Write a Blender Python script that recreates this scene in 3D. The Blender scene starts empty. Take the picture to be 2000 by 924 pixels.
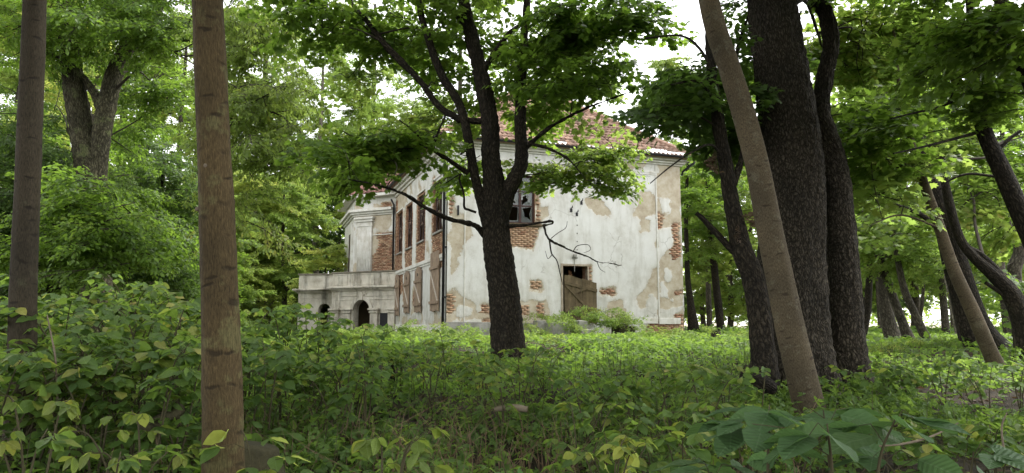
import bpy, math, random
import numpy as np
from math import sin, cos, tan, atan, atan2, radians, pi, sqrt
from mathutils import Vector, Matrix, Euler

random.seed(7)
RNG = np.random.default_rng(11)
SC = bpy.context.scene
COL = SC.collection

# ------------------------------------------------------------------ camera
FPX = 1360.0
PITCH = atan(168 / 1360.0)
CAMZ = 1.6
cd = bpy.data.cameras.new('camera')
cam = bpy.data.objects.new('camera', cd)
COL.objects.link(cam)
cd.sensor_fit = 'HORIZONTAL'
cd.sensor_width = 36.0
cd.lens = FPX / 2000 * 36.0
cd.clip_start = 0.05
cd.clip_end = 3000
cam.location = (0, 0, CAMZ)
cam.rotation_euler = (pi / 2 + PITCH, 0, 0)
SC.camera = cam

# ------------------------------------------------------------------ sky, sun, exposure
SUN_EL, SUN_AZ = radians(60), radians(62)       # azimuth clockwise from +Y
w = bpy.data.worlds.new('World')
SC.world = w
w.use_nodes = True
nt = w.node_tree
nt.nodes.clear()
n_out = nt.nodes.new('ShaderNodeOutputWorld')
n_bg = nt.nodes.new('ShaderNodeBackground')
n_sky = nt.nodes.new('ShaderNodeTexSky')
n_sky.sky_type = 'NISHITA'
n_sky.sun_disc = False
n_sky.sun_elevation = SUN_EL
n_sky.sun_rotation = SUN_AZ
n_sky.air_density = 1.0
n_sky.dust_density = 1.0
n_hs = nt.nodes.new('ShaderNodeHueSaturation')     # thin white overcast
n_hs.inputs['Saturation'].default_value = 0.06
nt.links.new(n_sky.outputs[0], n_hs.inputs['Color'])
nt.links.new(n_hs.outputs[0], n_bg.inputs[0])
n_bg.inputs[1].default_value = 0.15
nt.links.new(n_bg.outputs[0], n_out.inputs[0])

sd = bpy.data.lights.new('sun', 'SUN')
sd.energy = 1.1
sd.angle = radians(14)
sd.color = (1.0, 0.96, 0.9)
sun = bpy.data.objects.new('sun', sd)
COL.objects.link(sun)
sdir = Vector((sin(SUN_AZ) * cos(SUN_EL), cos(SUN_AZ) * cos(SUN_EL), sin(SUN_EL)))
sun.rotation_euler = sdir.to_track_quat('Z', 'Y').to_euler()
sun.location = sdir * 60

SC.view_settings.view_transform = 'Standard'
SC.view_settings.look = 'None'
SC.view_settings.gamma = 1
SC.view_settings.exposure = 2.2
SC.cycles.max_bounces = 8
SC.cycles.diffuse_bounces = 5
SC.cycles.transmission_bounces = 4
SC.cycles.transparent_max_bounces = 4

# ------------------------------------------------------------------ geometry of the view
CT, ST = cos(PITCH), sin(PITCH)


def ray(px, py):
    x = (px - 1000) / FPX
    y = (462 - py) / FPX
    return np.array([x, CT - y * ST, ST + y * CT])


def P(px, py, Y):
    """the point of the place at depth Y that lies along a line of sight"""
    r = ray(px, py)
    t = Y / r[1]
    return np.array([r[0] * t, Y, CAMZ + r[2] * t])


def mpp(Y):
    return Y / 1370.0


def hit(px, py, o, d):
    r = ray(px, py)
    n = np.array([d[1], -d[0]])
    t = np.dot(n, np.array(o[:2])) / np.dot(n, r[:2])
    p = np.array([0, 0, CAMZ]) + r * t
    return float(np.dot(p[:2] - np.array(o[:2]), d)), float(p[2])


def sstep(a, b, x):
    t = np.clip((np.asarray(x, float) - a) / (b - a), 0, 1)
    return t * t * (3 - 2 * t)


def gz(X, Y):
    X = np.asarray(X, float)
    Y = np.asarray(Y, float)
    z = 1.0 * sstep(2.5, 19, Y)
    z = z + 0.05 * np.sin(X * .9 + 1.3) * np.sin(Y * .7) + 0.03 * np.sin(X * 2.1 + Y * 1.7)
    z = z + 0.12 * sstep(0, 8, -X) * np.sin(Y * .35 + X * .2)
    return z


def vnoise(U, Z, s, seed, oct=3):
    g = np.random.default_rng(seed)
    tot = np.zeros(U.shape)
    amp = 1.0
    for o in range(oct):
        q = g.random((64, 64))
        x, y = U * s, Z * s
        x0, y0 = np.floor(x).astype(int), np.floor(y).astype(int)
        fx, fy = x - x0, y - y0
        fx, fy = fx * fx * (3 - 2 * fx), fy * fy * (3 - 2 * fy)
        A = q[x0 % 64, y0 % 64] * (1 - fx) + q[(x0 + 1) % 64, y0 % 64] * fx
        B = q[x0 % 64, (y0 + 1) % 64] * (1 - fx) + q[(x0 + 1) % 64, (y0 + 1) % 64] * fx
        tot += amp * (A * (1 - fy) + B * fy - .5)
        s *= 2.1
        amp *= .5
    return tot


# ------------------------------------------------------------------ materials
def mat(name):
    m = bpy.data.materials.new(name)
    m.use_nodes = True
    m.node_tree.nodes.clear()
    return m, m.node_tree.nodes, m.node_tree.links


def N(ns, t, **kw):
    n = ns.new(t)
    for k, v in kw.items():
        if k in n.inputs:
            n.inputs[k].default_value = v
        else:
            setattr(n, k, v)
    return n


def ramp(ns, stops):
    r = ns.new('ShaderNodeValToRGB')
    e = r.color_ramp.elements
    while len(e) < len(stops):
        e.new(0.5)
    for i, (p, c) in enumerate(stops):
        e[i].position = p
        e[i].color = (*c, 1) if len(c) == 3 else c
    return r


def leaf_mat(name, stops, trans, tmix=0.4, rough=0.5, veins=False, spec=.35):
    """leaf blade: reflecting front, light coming through from behind; tint varies leaf by leaf"""
    m, ns, ls = mat(name)
    out = ns.new('ShaderNodeOutputMaterial')
    at = N(ns, 'ShaderNodeAttribute', attribute_name='rnd')
    oi = ns.new('ShaderNodeObjectInfo')
    add = N(ns, 'ShaderNodeMath', operation='MULTIPLY_ADD')
    add.inputs[1].default_value = 0.55
    ls.new(oi.outputs['Random'], add.inputs[0])
    mu = N(ns, 'ShaderNodeMath', operation='MULTIPLY')
    mu.inputs[1].default_value = 0.45
    ls.new(at.outputs['Fac'], mu.inputs[0])
    ls.new(mu.outputs[0], add.inputs[2])
    r = ramp(ns, stops)
    ls.new(add.outputs[0], r.inputs[0])
    p = ns.new('ShaderNodeBsdfPrincipled')
    p.inputs['Roughness'].default_value = rough
    p.inputs['Specular IOR Level'].default_value = spec
    # blotches and faint veins
    tc = ns.new('ShaderNodeTexCoord')
    no = N(ns, 'ShaderNodeTexNoise', Scale=6.0, Detail=3.0)
    ls.new(tc.outputs['Object'], no.inputs['Vector'])
    hs = ns.new('ShaderNodeHueSaturation')
    mr = N(ns, 'ShaderNodeMapRange')
    mr.inputs[3].default_value = 0.7
    mr.inputs[4].default_value = 1.3
    ls.new(no.outputs['Fac'], mr.inputs[0])
    ls.new(mr.outputs[0], hs.inputs['Value'])
    ls.new(r.outputs[0], hs.inputs['Color'])
    if veins:
        sx = ns.new('ShaderNodeSeparateXYZ')
        ls.new(tc.outputs['Object'], sx.inputs[0])
        ab = N(ns, 'ShaderNodeMath', operation='ABSOLUTE')
        ls.new(sx.outputs['Y'], ab.inputs[0])
        a1 = N(ns, 'ShaderNodeMath', operation='MULTIPLY_ADD')
        ls.new(ab.outputs[0], a1.inputs[0])
        a1.inputs[1].default_value = -.75
        ls.new(sx.outputs['X'], a1.inputs[2])
        a2 = N(ns, 'ShaderNodeMath', operation='MULTIPLY')
        ls.new(a1.outputs[0], a2.inputs[0])
        a2.inputs[1].default_value = 55
        a3 = N(ns, 'ShaderNodeMath', operation='SINE')
        ls.new(a2.outputs[0], a3.inputs[0])
        v1 = N(ns, 'ShaderNodeMapRange')
        v1.inputs[1].default_value = .7
        v1.inputs[2].default_value = 1
        v1.inputs[4].default_value = .18
        ls.new(a3.outputs[0], v1.inputs[0])
        v2 = N(ns, 'ShaderNodeMapRange')
        v2.inputs[1].default_value = .006
        v2.inputs[2].default_value = .018
        v2.inputs[3].default_value = .8
        v2.inputs[4].default_value = 0
        ls.new(ab.outputs[0], v2.inputs[0])
        vm = N(ns, 'ShaderNodeMath', operation='MAXIMUM')
        ls.new(v1.outputs[0], vm.inputs[0])
        ls.new(v2.outputs[0], vm.inputs[1])
        h2 = ns.new('ShaderNodeHueSaturation')
        h2.inputs['Saturation'].default_value = .85
        h2.inputs['Value'].default_value = 1.5
        ls.new(hs.outputs[0], h2.inputs['Color'])
        mv = N(ns, 'ShaderNodeMix', data_type='RGBA')
        ls.new(vm.outputs[0], mv.inputs[0])
        ls.new(hs.outputs[0], mv.inputs[6])
        ls.new(h2.outputs[0], mv.inputs[7])
        hs = mv
        hso = mv.outputs[2]
        bm = ns.new('ShaderNodeBump')
        bm.inputs['Strength'].default_value = .25
        bm.inputs['Distance'].default_value = .02
        ls.new(a3.outputs[0], bm.inputs['Height'])
        ls.new(bm.outputs[0], p.inputs['Normal'])
    else:
        hso = hs.outputs[0]
    ls.new(hso, p.inputs['Base Color'])
    t = ns.new('ShaderNodeBsdfTranslucent')
    mx = N(ns, 'ShaderNodeMix', data_type='RGBA', blend_type='MIX')
    mx.inputs[0].default_value = 0.6
    mul = N(ns, 'ShaderNodeVectorMath', operation='SCALE')
    mul.inputs['Scale'].default_value = 2.6
    ls.new(hso, mul.inputs[0])
    ls.new(mul.outputs[0], mx.inputs[6])
    mx.inputs[7].default_value = (*trans, 1)
    ls.new(mx.outputs[2], t.inputs['Color'])
    ms = ns.new('ShaderNodeMixShader')
    ms.inputs[0].default_value = tmix
    ls.new(p.outputs[0], ms.inputs[1])
    ls.new(t.outputs[0], ms.inputs[2])
    ls.new(ms.outputs[0], out.inputs[0])
    return m


def bark_mat(name, c0, c1, c2, su, sv, bump, dist=0.02, lichen=None, rough=.9, rings=False, crack=1.0):
    m, ns, ls = mat(name)
    out = ns.new('ShaderNodeOutputMaterial')
    p = ns.new('ShaderNodeBsdfPrincipled')
    p.inputs['Roughness'].default_value = rough
    p.inputs['Specular IOR Level'].default_value = 0.2
    uv = N(ns, 'ShaderNodeAttribute', attribute_name='buv', attribute_type='GEOMETRY')
    nz = N(ns, 'ShaderNodeTexNoise', Scale=7.0, Detail=3.0)
    ls.new(uv.outputs['Vector'], nz.inputs['Vector'])
    sc = N(ns, 'ShaderNodeVectorMath', operation='SCALE')
    sc.inputs['Scale'].default_value = .11
    ls.new(nz.outputs['Color'], sc.inputs[0])
    ad = N(ns, 'ShaderNodeVectorMath', operation='ADD')
    ls.new(uv.outputs['Vector'], ad.inputs[0])
    ls.new(sc.outputs[0], ad.inputs[1])
    mp = ns.new('ShaderNodeMapping')
    mp.inputs['Scale'].default_value = (su, sv, su)
    ls.new(ad.outputs[0], mp.inputs['Vector'])
    vo = N(ns, 'ShaderNodeTexVoronoi', feature='DISTANCE_TO_EDGE', Scale=1.0)
    ls.new(mp.outputs[0], vo.inputs['Vector'])
    n2 = N(ns, 'ShaderNodeTexNoise', Scale=1.6, Detail=6.0, Roughness=.65)
    ls.new(mp.outputs[0], n2.inputs['Vector'])
    big = N(ns, 'ShaderNodeTexNoise', Scale=1.7, Detail=4.0)
    ls.new(uv.outputs['Vector'], big.inputs['Vector'])
    cr = N(ns, 'ShaderNodeMapRange')
    cr.inputs[2].default_value = 0.3
    cr.inputs[3].default_value = 1 - crack
    ls.new(vo.outputs['Distance'], cr.inputs[0])
    hh = N(ns, 'ShaderNodeMath', operation='MULTIPLY')
    ls.new(cr.outputs[0], hh.inputs[0])
    ls.new(n2.outputs['Fac'], hh.inputs[1])
    r = ramp(ns, [(0.0, c0), (.35, c1), (.75, c2)])
    ls.new(hh.outputs[0], r.inputs[0])
    mx = N(ns, 'ShaderNodeMix', data_type='RGBA', blend_type='MULTIPLY')
    mx.inputs[0].default_value = .7
    rb = ramp(ns, [(.3, (.5, .5, .46)), (.7, (1.2, 1.15, 1.05))])
    ls.new(big.outputs['Fac'], rb.inputs[0])
    ls.new(r.outputs[0], mx.inputs[6])
    ls.new(rb.outputs[0], mx.inputs[7])
    col = mx.outputs[2]
    if lichen:
        ln = N(ns, 'ShaderNodeTexNoise', Scale=lichen[1], Detail=5.0, Roughness=.7)
        ls.new(uv.outputs['Vector'], ln.inputs['Vector'])
        lr = N(ns, 'ShaderNodeMapRange')
        lr.inputs[1].default_value = lichen[2]
        lr.inputs[2].default_value = lichen[2] + .08
        lr.inputs[4].default_value = lichen[3]
        ls.new(ln.outputs['Fac'], lr.inputs[0])
        m2 = N(ns, 'ShaderNodeMix', data_type='RGBA')
        ls.new(lr.outputs[0], m2.inputs[0])
        ls.new(col, m2.inputs[6])
        m2.inputs[7].default_value = (*lichen[0], 1)
        col = m2.outputs[2]
    fg_ = N(ns, 'ShaderNodeTexNoise', Scale=1.0, Detail=4.0, Roughness=.7)
    mpf = ns.new('ShaderNodeMapping')
    mpf.inputs['Scale'].default_value = (su * 2.2, sv * 3.2, su)
    ls.new(uv.outputs['Vector'], mpf.inputs['Vector'])
    ls.new(mpf.outputs[0], fg_.inputs['Vector'])
    rf_ = ramp(ns, [(.36, (.45, .45, .45)), (.5, (1, 1, 1)), (.66, (1.5, 1.5, 1.45))])
    ls.new(fg_.outputs['Fac'], rf_.inputs[0])
    mf = N(ns, 'ShaderNodeMix', data_type='RGBA', blend_type='MULTIPLY')
    mf.inputs[0].default_value = .8
    ls.new(col, mf.inputs[6])
    ls.new(rf_.outputs[0], mf.inputs[7])
    col = mf.outputs[2]
    hgt = N(ns, 'ShaderNodeMath', operation='MULTIPLY_ADD')
    ls.new(fg_.outputs['Fac'], hgt.inputs[0])
    hgt.inputs[1].default_value = .5
    ls.new(hh.outputs[0], hgt.inputs[2])
    height = hgt.outputs[0]
    if rings:      # dark lens-shaped branch scars and fine vertical grain
        mp2 = ns.new('ShaderNodeMapping')
        mp2.inputs['Scale'].default_value = (7, 5.5, 7)
        ls.new(ad.outputs[0], mp2.inputs['Vector'])
        v2 = N(ns, 'ShaderNodeTexVoronoi', feature='F1', Scale=1.0, Randomness=.9)
        ls.new(mp2.outputs[0], v2.inputs['Vector'])
        st = N(ns, 'ShaderNodeMapping')
        st.inputs['Scale'].default_value = (6, 40, 6)
        sub = N(ns, 'ShaderNodeVectorMath', operation='SUBTRACT')
        ls.new(mp2.outputs[0], sub.inputs[0])
        ls.new(v2.outputs['Position'], sub.inputs[1])
        wgt = N(ns, 'ShaderNodeVectorMath', operation='MULTIPLY')
        wgt.inputs[1].default_value = (1.2, 5.0, 1.2)
        ls.new(sub.outputs[0], wgt.inputs[0])
        ln_ = N(ns, 'ShaderNodeVectorMath', operation='LENGTH')
        ls.new(wgt.outputs[0], ln_.inputs[0])
        mr = N(ns, 'ShaderNodeMapRange')
        mr.inputs[1].default_value = .22
        mr.inputs[2].default_value = .5
        mr.inputs[3].default_value = .78
        mr.inputs[4].default_value = 0
        ls.new(ln_.outputs['Value'], mr.inputs[0])
        m3 = N(ns, 'ShaderNodeMix', data_type='RGBA')
        ls.new(mr.outputs[0], m3.inputs[0])
        ls.new(col, m3.inputs[6])
        m3.inputs[7].default_value = (*c0, 1)
        col = m3.outputs[2]
        hm = N(ns, 'ShaderNodeMath', operation='SUBTRACT')
        ls.new(height, hm.inputs[0])
        ls.new(mr.outputs[0], hm.inputs[1])
        height = hm.outputs[0]
    ls.new(col, p.inputs['Base Color'])
    b = ns.new('ShaderNodeBump')
    b.inputs['Strength'].default_value = bump
    b.inputs['Distance'].default_value = dist
    ls.new(height, b.inputs['Height'])
    ls.new(b.outputs[0], p.inputs['Normal'])
    ls.new(p.outputs[0], out.inputs[0])
    return m


def stone_mat(name, cols, scale=3.0, bump=.3, stains=None, rough=.9, streak=False, objrand=0.0, coord='Object'):
    m, ns, ls = mat(name)
    out = ns.new('ShaderNodeOutputMaterial')
    p = ns.new('ShaderNodeBsdfPrincipled')
    p.inputs['Roughness'].default_value = rough
    p.inputs['Specular IOR Level'].default_value = 0.2
    tc = ns.new('ShaderNodeTexCoord')
    n1 = N(ns, 'ShaderNodeTexNoise', Scale=scale, Detail=7.0, Roughness=.65)
    ls.new(tc.outputs[coord], n1.inputs['Vector'])
    r = ramp(ns, cols)
    ls.new(n1.outputs['Fac'], r.inputs[0])
    col = r.outputs[0]
    if stains:
        mp = ns.new('ShaderNodeMapping')
        mp.inputs['Scale'].default_value = (1, 1, .22) if streak else (1, 1, 1)
        ls.new(tc.outputs[coord], mp.inputs['Vector'])
        n2 = N(ns, 'ShaderNodeTexNoise', Scale=stains[1], Detail=6.0, Roughness=.7)
        ls.new(mp.outputs[0], n2.inputs['Vector'])
        mr = N(ns, 'ShaderNodeMapRange')
        mr.inputs[1].default_value = stains[2]
        mr.inputs[2].default_value = stains[2] + .2
        mr.inputs[4].default_value = stains[3]
        ls.new(n2.outputs['Fac'], mr.inputs[0])
        mx = N(ns, 'ShaderNodeMix', data_type='RGBA')
        ls.new(mr.outputs[0], mx.inputs[0])
        ls.new(col, mx.inputs[6])
        mx.inputs[7].default_value = (*stains[0], 1)
        col = mx.outputs[2]
    if objrand:
        oi = ns.new('ShaderNodeObjectInfo')
        at = N(ns, 'ShaderNodeAttribute', attribute_name='rnd')
        sm = N(ns, 'ShaderNodeMath', operation='ADD')
        ls.new(oi.outputs['Random'], sm.inputs[0])
        ls.new(at.outputs['Fac'], sm.inputs[1])
        fr = N(ns, 'ShaderNodeMath', operation='FRACT')
        ls.new(sm.outputs[0], fr.inputs[0])
        mr = N(ns, 'ShaderNodeMapRange')
        mr.inputs[3].default_value = 1 - objrand
        mr.inputs[4].default_value = 1 + objrand
        ls.new(fr.outputs[0], mr.inputs[0])
        hs = ns.new('ShaderNodeHueSaturation')
        ls.new(mr.outputs[0], hs.inputs['Value'])
        ls.new(col, hs.inputs['Color'])
        col = hs.outputs[0]
    ls.new(col, p.inputs['Base Color'])
    if bump:
        n3 = N(ns, 'ShaderNodeTexNoise', Scale=scale * 7, Detail=5.0)
        ls.new(tc.outputs[coord], n3.inputs['Vector'])
        b = ns.new('ShaderNodeBump')
        b.inputs['Strength'].default_value = bump
        b.inputs['Distance'].default_value = .02
        ls.new(n3.outputs['Fac'], b.inputs['Height'])
        ls.new(b.outputs[0], p.inputs['Normal'])
    ls.new(p.outputs[0], out.inputs[0])
    return m


def plaster_mat():
    """white limewash over tan render over mortar, cut by the layer fields stored on the wall mesh"""
    m, ns, ls = mat('peeling_plaster')
    out = ns.new('ShaderNodeOutputMaterial')
    p = ns.new('ShaderNodeBsdfPrincipled')
    p.inputs['Roughness'].default_value = .92
    p.inputs['Specular IOR Level'].default_value = .15
    tc = ns.new('ShaderNodeTexCoord')

    def noise(sc, det=5, rough=.6, stretch=None):
        n = N(ns, 'ShaderNodeTexNoise', Scale=sc, Detail=det, Roughness=rough)
        if stretch:
            mp = ns.new('ShaderNodeMapping')
            mp.inputs['Scale'].default_value = stretch
            ls.new(tc.outputs['Object'], mp.inputs['Vector'])
            ls.new(mp.outputs[0], n.inputs['Vector'])
        else:
            ls.new(tc.outputs['Object'], n.inputs['Vector'])
        return n.outputs['Fac']
    # white coat
    rw = ramp(ns, [(.3, (.50, .485, .43)), (.48, (.635, .63, .59)), (.7, (.70, .70, .67))])
    ls.new(noise(.9, 8, .7), rw.inputs[0])
    rs = ramp(ns, [(.5, (1, 1, 1)), (.72, (.66, .64, .58))])
    ls.new(noise(2.2, 6, .7, (1, 1, .18)), rs.inputs[0])
    mw = N(ns, 'ShaderNodeMix', data_type='RGBA', blend_type='MULTIPLY')
    mw.inputs[0].default_value = .75
    ls.new(rw.outputs[0], mw.inputs[6])
    ls.new(rs.outputs[0], mw.inputs[7])
    # tan render
    rb = ramp(ns, [(.3, (.34, .28, .20)), (.5, (.46, .40, .30)), (.72, (.57, .53, .44))])
    ls.new(noise(2.6, 8, .7), rb.inputs[0])
    rk = ramp(ns, [(.35, (.20, .13, .085)), (.65, (.36, .28, .2))])
    ls.new(noise(9, 5), rk.inputs[0])
    fine = noise(13, 5, .65)
    fo = N(ns, 'ShaderNodeMath', operation='MULTIPLY_ADD')
    fo.inputs[1].default_value = .22
    fo.inputs[2].default_value = -.11
    ls.new(fine, fo.inputs[0])
    fo0 = fo
    fo = N(ns, 'ShaderNodeMath', operation='MULTIPLY_ADD')
    fo.inputs[1].default_value = .34
    ls.new(noise(3.4, 6, .7), fo.inputs[0])
    fs = N(ns, 'ShaderNodeMath', operation='SUBTRACT')
    ls.new(fo0.outputs[0], fs.inputs[0])
    fs.inputs[1].default_value = .17
    ls.new(fs.outputs[0], fo.inputs[2])

    def cut(attr, soft):
        a = N(ns, 'ShaderNodeAttribute', attribute_name=attr)
        s = N(ns, 'ShaderNodeMath', operation='ADD')
        ls.new(a.outputs['Fac'], s.inputs[0])
        ls.new(fo.outputs[0], s.inputs[1])
        mr = N(ns, 'ShaderNodeMapRange')
        mr.inputs[1].default_value = -soft
        mr.inputs[2].default_value = soft
        ls.new(s.outputs[0], mr.inputs[0])
        return mr.outputs[0]
    f1, f2, f0 = cut('fg', .012), cut('fb', .02), cut('fg', .28)
    # worn thin coat near the broken edges, damp and green towards the ground, hair cracks
    worn = N(ns, 'ShaderNodeMath', operation='MULTIPLY')
    ls.new(f0, worn.inputs[0])
    ls.new(noise(5, 6, .75), worn.inputs[1])
    mw2 = N(ns, 'ShaderNodeMix', data_type='RGBA')
    ls.new(worn.outputs[0], mw2.inputs[0])
    ls.new(mw.outputs[2], mw2.inputs[6])
    mw2.inputs[7].default_value = (.48, .43, .35, 1)
    sz = ns.new('ShaderNodeSeparateXYZ')
    ls.new(tc.outputs['Object'], sz.inputs[0])
    dz = N(ns, 'ShaderNodeMapRange')
    dz.inputs[1].default_value = 2.2
    dz.inputs[2].default_value = .2
    ls.new(sz.outputs['Z'], dz.inputs[0])
    dm = N(ns, 'ShaderNodeMath', operation='MULTIPLY')
    ls.new(dz.outputs[0], dm.inputs[0])
    dn = N(ns, 'ShaderNodeMapRange')
    dn.inputs[1].default_value = .42
    dn.inputs[2].default_value = .62
    ls.new(noise(1.7, 6, .7), dn.inputs[0])
    ls.new(dn.outputs[0], dm.inputs[1])
    mw3 = N(ns, 'ShaderNodeMix', data_type='RGBA')
    ls.new(dm.outputs[0], mw3.inputs[0])
    ls.new(mw2.outputs[2], mw3.inputs[6])
    mw3.inputs[7].default_value = (.36, .35, .28, 1)
    vc = N(ns, 'ShaderNodeTexVoronoi', feature='DISTANCE_TO_EDGE', Scale=.75)
    wv = N(ns, 'ShaderNodeTexNoise', Scale=2.0, Detail=5.0)
    ls.new(tc.outputs['Object'], wv.inputs['Vector'])
    wa = N(ns, 'ShaderNodeMix', data_type='RGBA', blend_type='ADD')
    wa.inputs[0].default_value = .5
    ls.new(tc.outputs['Object'], wa.inputs[6])
    ls.new(wv.outputs['Color'], wa.inputs[7])
    ls.new(wa.outputs[2], vc.inputs['Vector'])
    ck = N(ns, 'ShaderNodeMapRange')
    ck.inputs[1].default_value = .004
    ck.inputs[2].default_value = .012
    ck.inputs[3].default_value = .55
    ck.inputs[4].default_value = 0
    ls.new(vc.outputs['Distance'], ck.inputs[0])
    cm = N(ns, 'ShaderNodeMath', operation='MULTIPLY')
    ls.new(ck.outputs[0], cm.inputs[0])
    cn = N(ns, 'ShaderNodeMapRange')
    cn.inputs[1].default_value = .5
    cn.inputs[2].default_value = .6
    ls.new(noise(.8, 3), cn.inputs[0])
    ls.new(cn.outputs[0], cm.inputs[1])
    mw4 = N(ns, 'ShaderNodeMix', data_type='RGBA')
    ls.new(cm.outputs[0], mw4.inputs[0])
    ls.new(mw3.outputs[2], mw4.inputs[6])
    mw4.inputs[7].default_value = (.25, .23, .19, 1)
    mw = mw4
    m1 = N(ns, 'ShaderNodeMix', data_type='RGBA')
    ls.new(f1, m1.inputs[0])
    ls.new(mw.outputs[2], m1.inputs[6])
    ls.new(rb.outputs[0], m1.inputs[7])
    m2 = N(ns, 'ShaderNodeMix', data_type='RGBA')
    ls.new(f2, m2.inputs[0])
    ls.new(m1.outputs[2], m2.inputs[6])
    ls.new(rk.outputs[0], m2.inputs[7])
    ls.new(m2.outputs[2], p.inputs['Base Color'])
    # relief: step of the coat edge + grain
    hh = N(ns, 'ShaderNodeMath', operation='MULTIPLY_ADD')
    ls.new(f1, hh.inputs[0])
    hh.inputs[1].default_value = -1.0
    ls.new(noise(30, 4), hh.inputs[2])
    b = ns.new('ShaderNodeBump')
    b.inputs['Strength'].default_value = .5
    b.inputs['Distance'].default_value = .015
    ls.new(hh.outputs[0], b.inputs['Height'])
    ls.new(b.outputs[0], p.inputs['Normal'])
    ls.new(p.outputs[0], out.inputs[0])
    return m


def flat_mat(name, col, rough=.7, spec=.3, metal=0):
    return stone_mat(name, [(.3, tuple(c * .8 for c in col)), (.7, tuple(min(1, c * 1.2) for c in col))], 4.0, .1, rough=rough)


M = {}
def stops(k, *cs):
    return [(p, tuple(v * k for v in c)) for p, c in cs]


M['leaf_maple'] = leaf_mat('leaf_maple', stops(1.5, (0, (.030, .055, .011)), (.45, (.048, .085, .014)), (.8, (.07, .115, .018)), (1, (.11, .14, .022))), (.28, .44, .04), .5)
M['leaf_mid'] = leaf_mat('leaf_mid', stops(1.5, (0, (.036, .066, .012)), (.5, (.06, .10, .016)), (.85, (.09, .125, .02)), (1, (.14, .15, .025))), (.36, .52, .06), .52)
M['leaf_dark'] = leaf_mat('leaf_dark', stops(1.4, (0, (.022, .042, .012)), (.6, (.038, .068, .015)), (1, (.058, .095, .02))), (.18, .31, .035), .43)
M['leaf_light'] = leaf_mat('leaf_light', stops(1.45, (0, (.052, .09, .018)), (.5, (.082, .125, .02)), (.85, (.13, .15, .027)), (1, (.2, .17, .035))), (.40, .56, .11), .5)  # brightened so the colour carries the haze and glare of the far trees
M['leaf_yellow'] = leaf_mat('leaf_yellow', stops(1.7, (0, (.07, .12, .02)), (.5, (.12, .155, .028)), (.85, (.17, .185, .03)), (1, (.24, .19, .045))), (.58, .62, .17), .52)
M['leaf_olive'] = leaf_mat('leaf_olive', stops(1.75, (0, (.045, .070, .013)), (.5, (.068, .098, .017)), (.8, (.095, .12, .02)), (1, (.16, .145, .03))), (.36, .49, .09), .48)
M['leaf_shrub'] = leaf_mat('leaf_shrub', stops(1.35, (0, (.030, .058, .016)), (.5, (.05, .09, .022)), (.82, (.075, .12, .025)), (.9, (.14, .17, .035)), (1, (.24, .22, .06))), (.30, .44, .045), .45, .5, True, .2)
M['leaf_pale'] = leaf_mat('leaf_pale', stops(.95, (0, (.07, .12, .025)), (.5, (.11, .16, .03)), (.8, (.18, .2, .04)), (1, (.32, .27, .06))), (.34, .42, .05), .42, .5, True, .28)
M['leaf_big'] = leaf_mat('leaf_big', stops(1.3, (0, (.035, .072, .026)), (.7, (.05, .095, .034)), (1, (.07, .115, .036))), (.14, .26, .05), .32, .65, True, .2)
M['leaf_ground'] = leaf_mat('leaf_ground', stops(1.5, (0, (.04, .075, .014)), (.5, (.06, .11, .018)), (.75, (.09, .14, .022)), (.97, (.14, .16, .04)), (1, (.2, .17, .05))), (.32, .48, .06), .46, .5, False, .22)
M['litter'] = leaf_mat('dead_leaf', [(0, (.035, .023, .013)), (.6, (.08, .053, .03)), (1, (.17, .125, .07))], (.2, .12, .05), .2, .8)
M['dry'] = stone_mat('dry_stem', [(.3, (.09, .055, .032)), (.7, (.22, .16, .10))], 3.0, 0)
M['twig'] = stone_mat('twig_bark', [(.3, (.025, .02, .015)), (.7, (.055, .045, .034))], 5.0, 0)
M['stem_green'] = stone_mat('shrub_stem', [(.3, (.035, .032, .016)), (.7, (.08, .07, .038))], 5.0, 0)
M['bark_smooth'] = bark_mat('smooth_brown_bark', (.016, .0115, .006), (.05, .036, .0175), (.088, .065, .031), 60, 6, .45, .014, ((.10, .095, .04), 3.0, .54, .6), rings=True, crack=.12)
M['bark_dark'] = bark_mat('dark_smooth_bark', (.014, .011, .008), (.038, .031, .021), (.058, .048, .034), 60, 6, .3, .01, ((.07, .07, .04), 3.0, .58, .5), rings=True, crack=.12)
M['bark_pale'] = bark_mat('pale_smooth_bark', (.025, .018, .011), (.07, .055, .035), (.105, .086, .057), 45, 12, .25, .01, ((.13, .12, .085), 5.0, .55, .45), rings=True, crack=.12)
M['bark_rough'] = bark_mat('rough_furrowed_bark', (.012, .010, .007), (.05, .042, .031), (.12, .104, .082), 32, 8, 1.0, .03, ((.22, .22, .19), 9.0, .70, .55))
M['bark_maple'] = bark_mat('dark_maple_bark', (.009, .0075, .0055), (.032, .026, .018), (.07, .059, .045), 26, 6, .9, .035, ((.09, .095, .06), 5.0, .66, .5))
M['bark_oak'] = bark_mat('grey_oak_bark', (.02, .018, .011), (.075, .07, .043), (.13, .12, .08), 22, 3.5, .9, .04, ((.13, .15, .06), 2.5, .55, .5))
M['bark_far'] = bark_mat('far_bark', (.03, .026, .02), (.085, .075, .058), (.13, .12, .095), 18, 4, .5, .03)
M['bark_white'] = bark_mat('whitish_bark', (.1, .09, .075), (.26, .24, .2), (.36, .34, .3), 14, 5, .4, .03)
M['plaster'] = plaster_mat()
M['brick'] = stone_mat('red_brick', [(.25, (.17, .085, .052)), (.5, (.31, .17, .105)), (.75, (.43, .29, .2))], 9.0, .4, ((.45, .38, .29), 3.0, .55, .7), objrand=.35)
M['brick_pale'] = stone_mat('pale_brick', [(.25, (.30, .18, .11)), (.5, (.43, .28, .175)), (.75, (.52, .40, .28))], 9.0, .4, ((.5, .44, .35), 3.0, .55, .6), objrand=.25)
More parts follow.
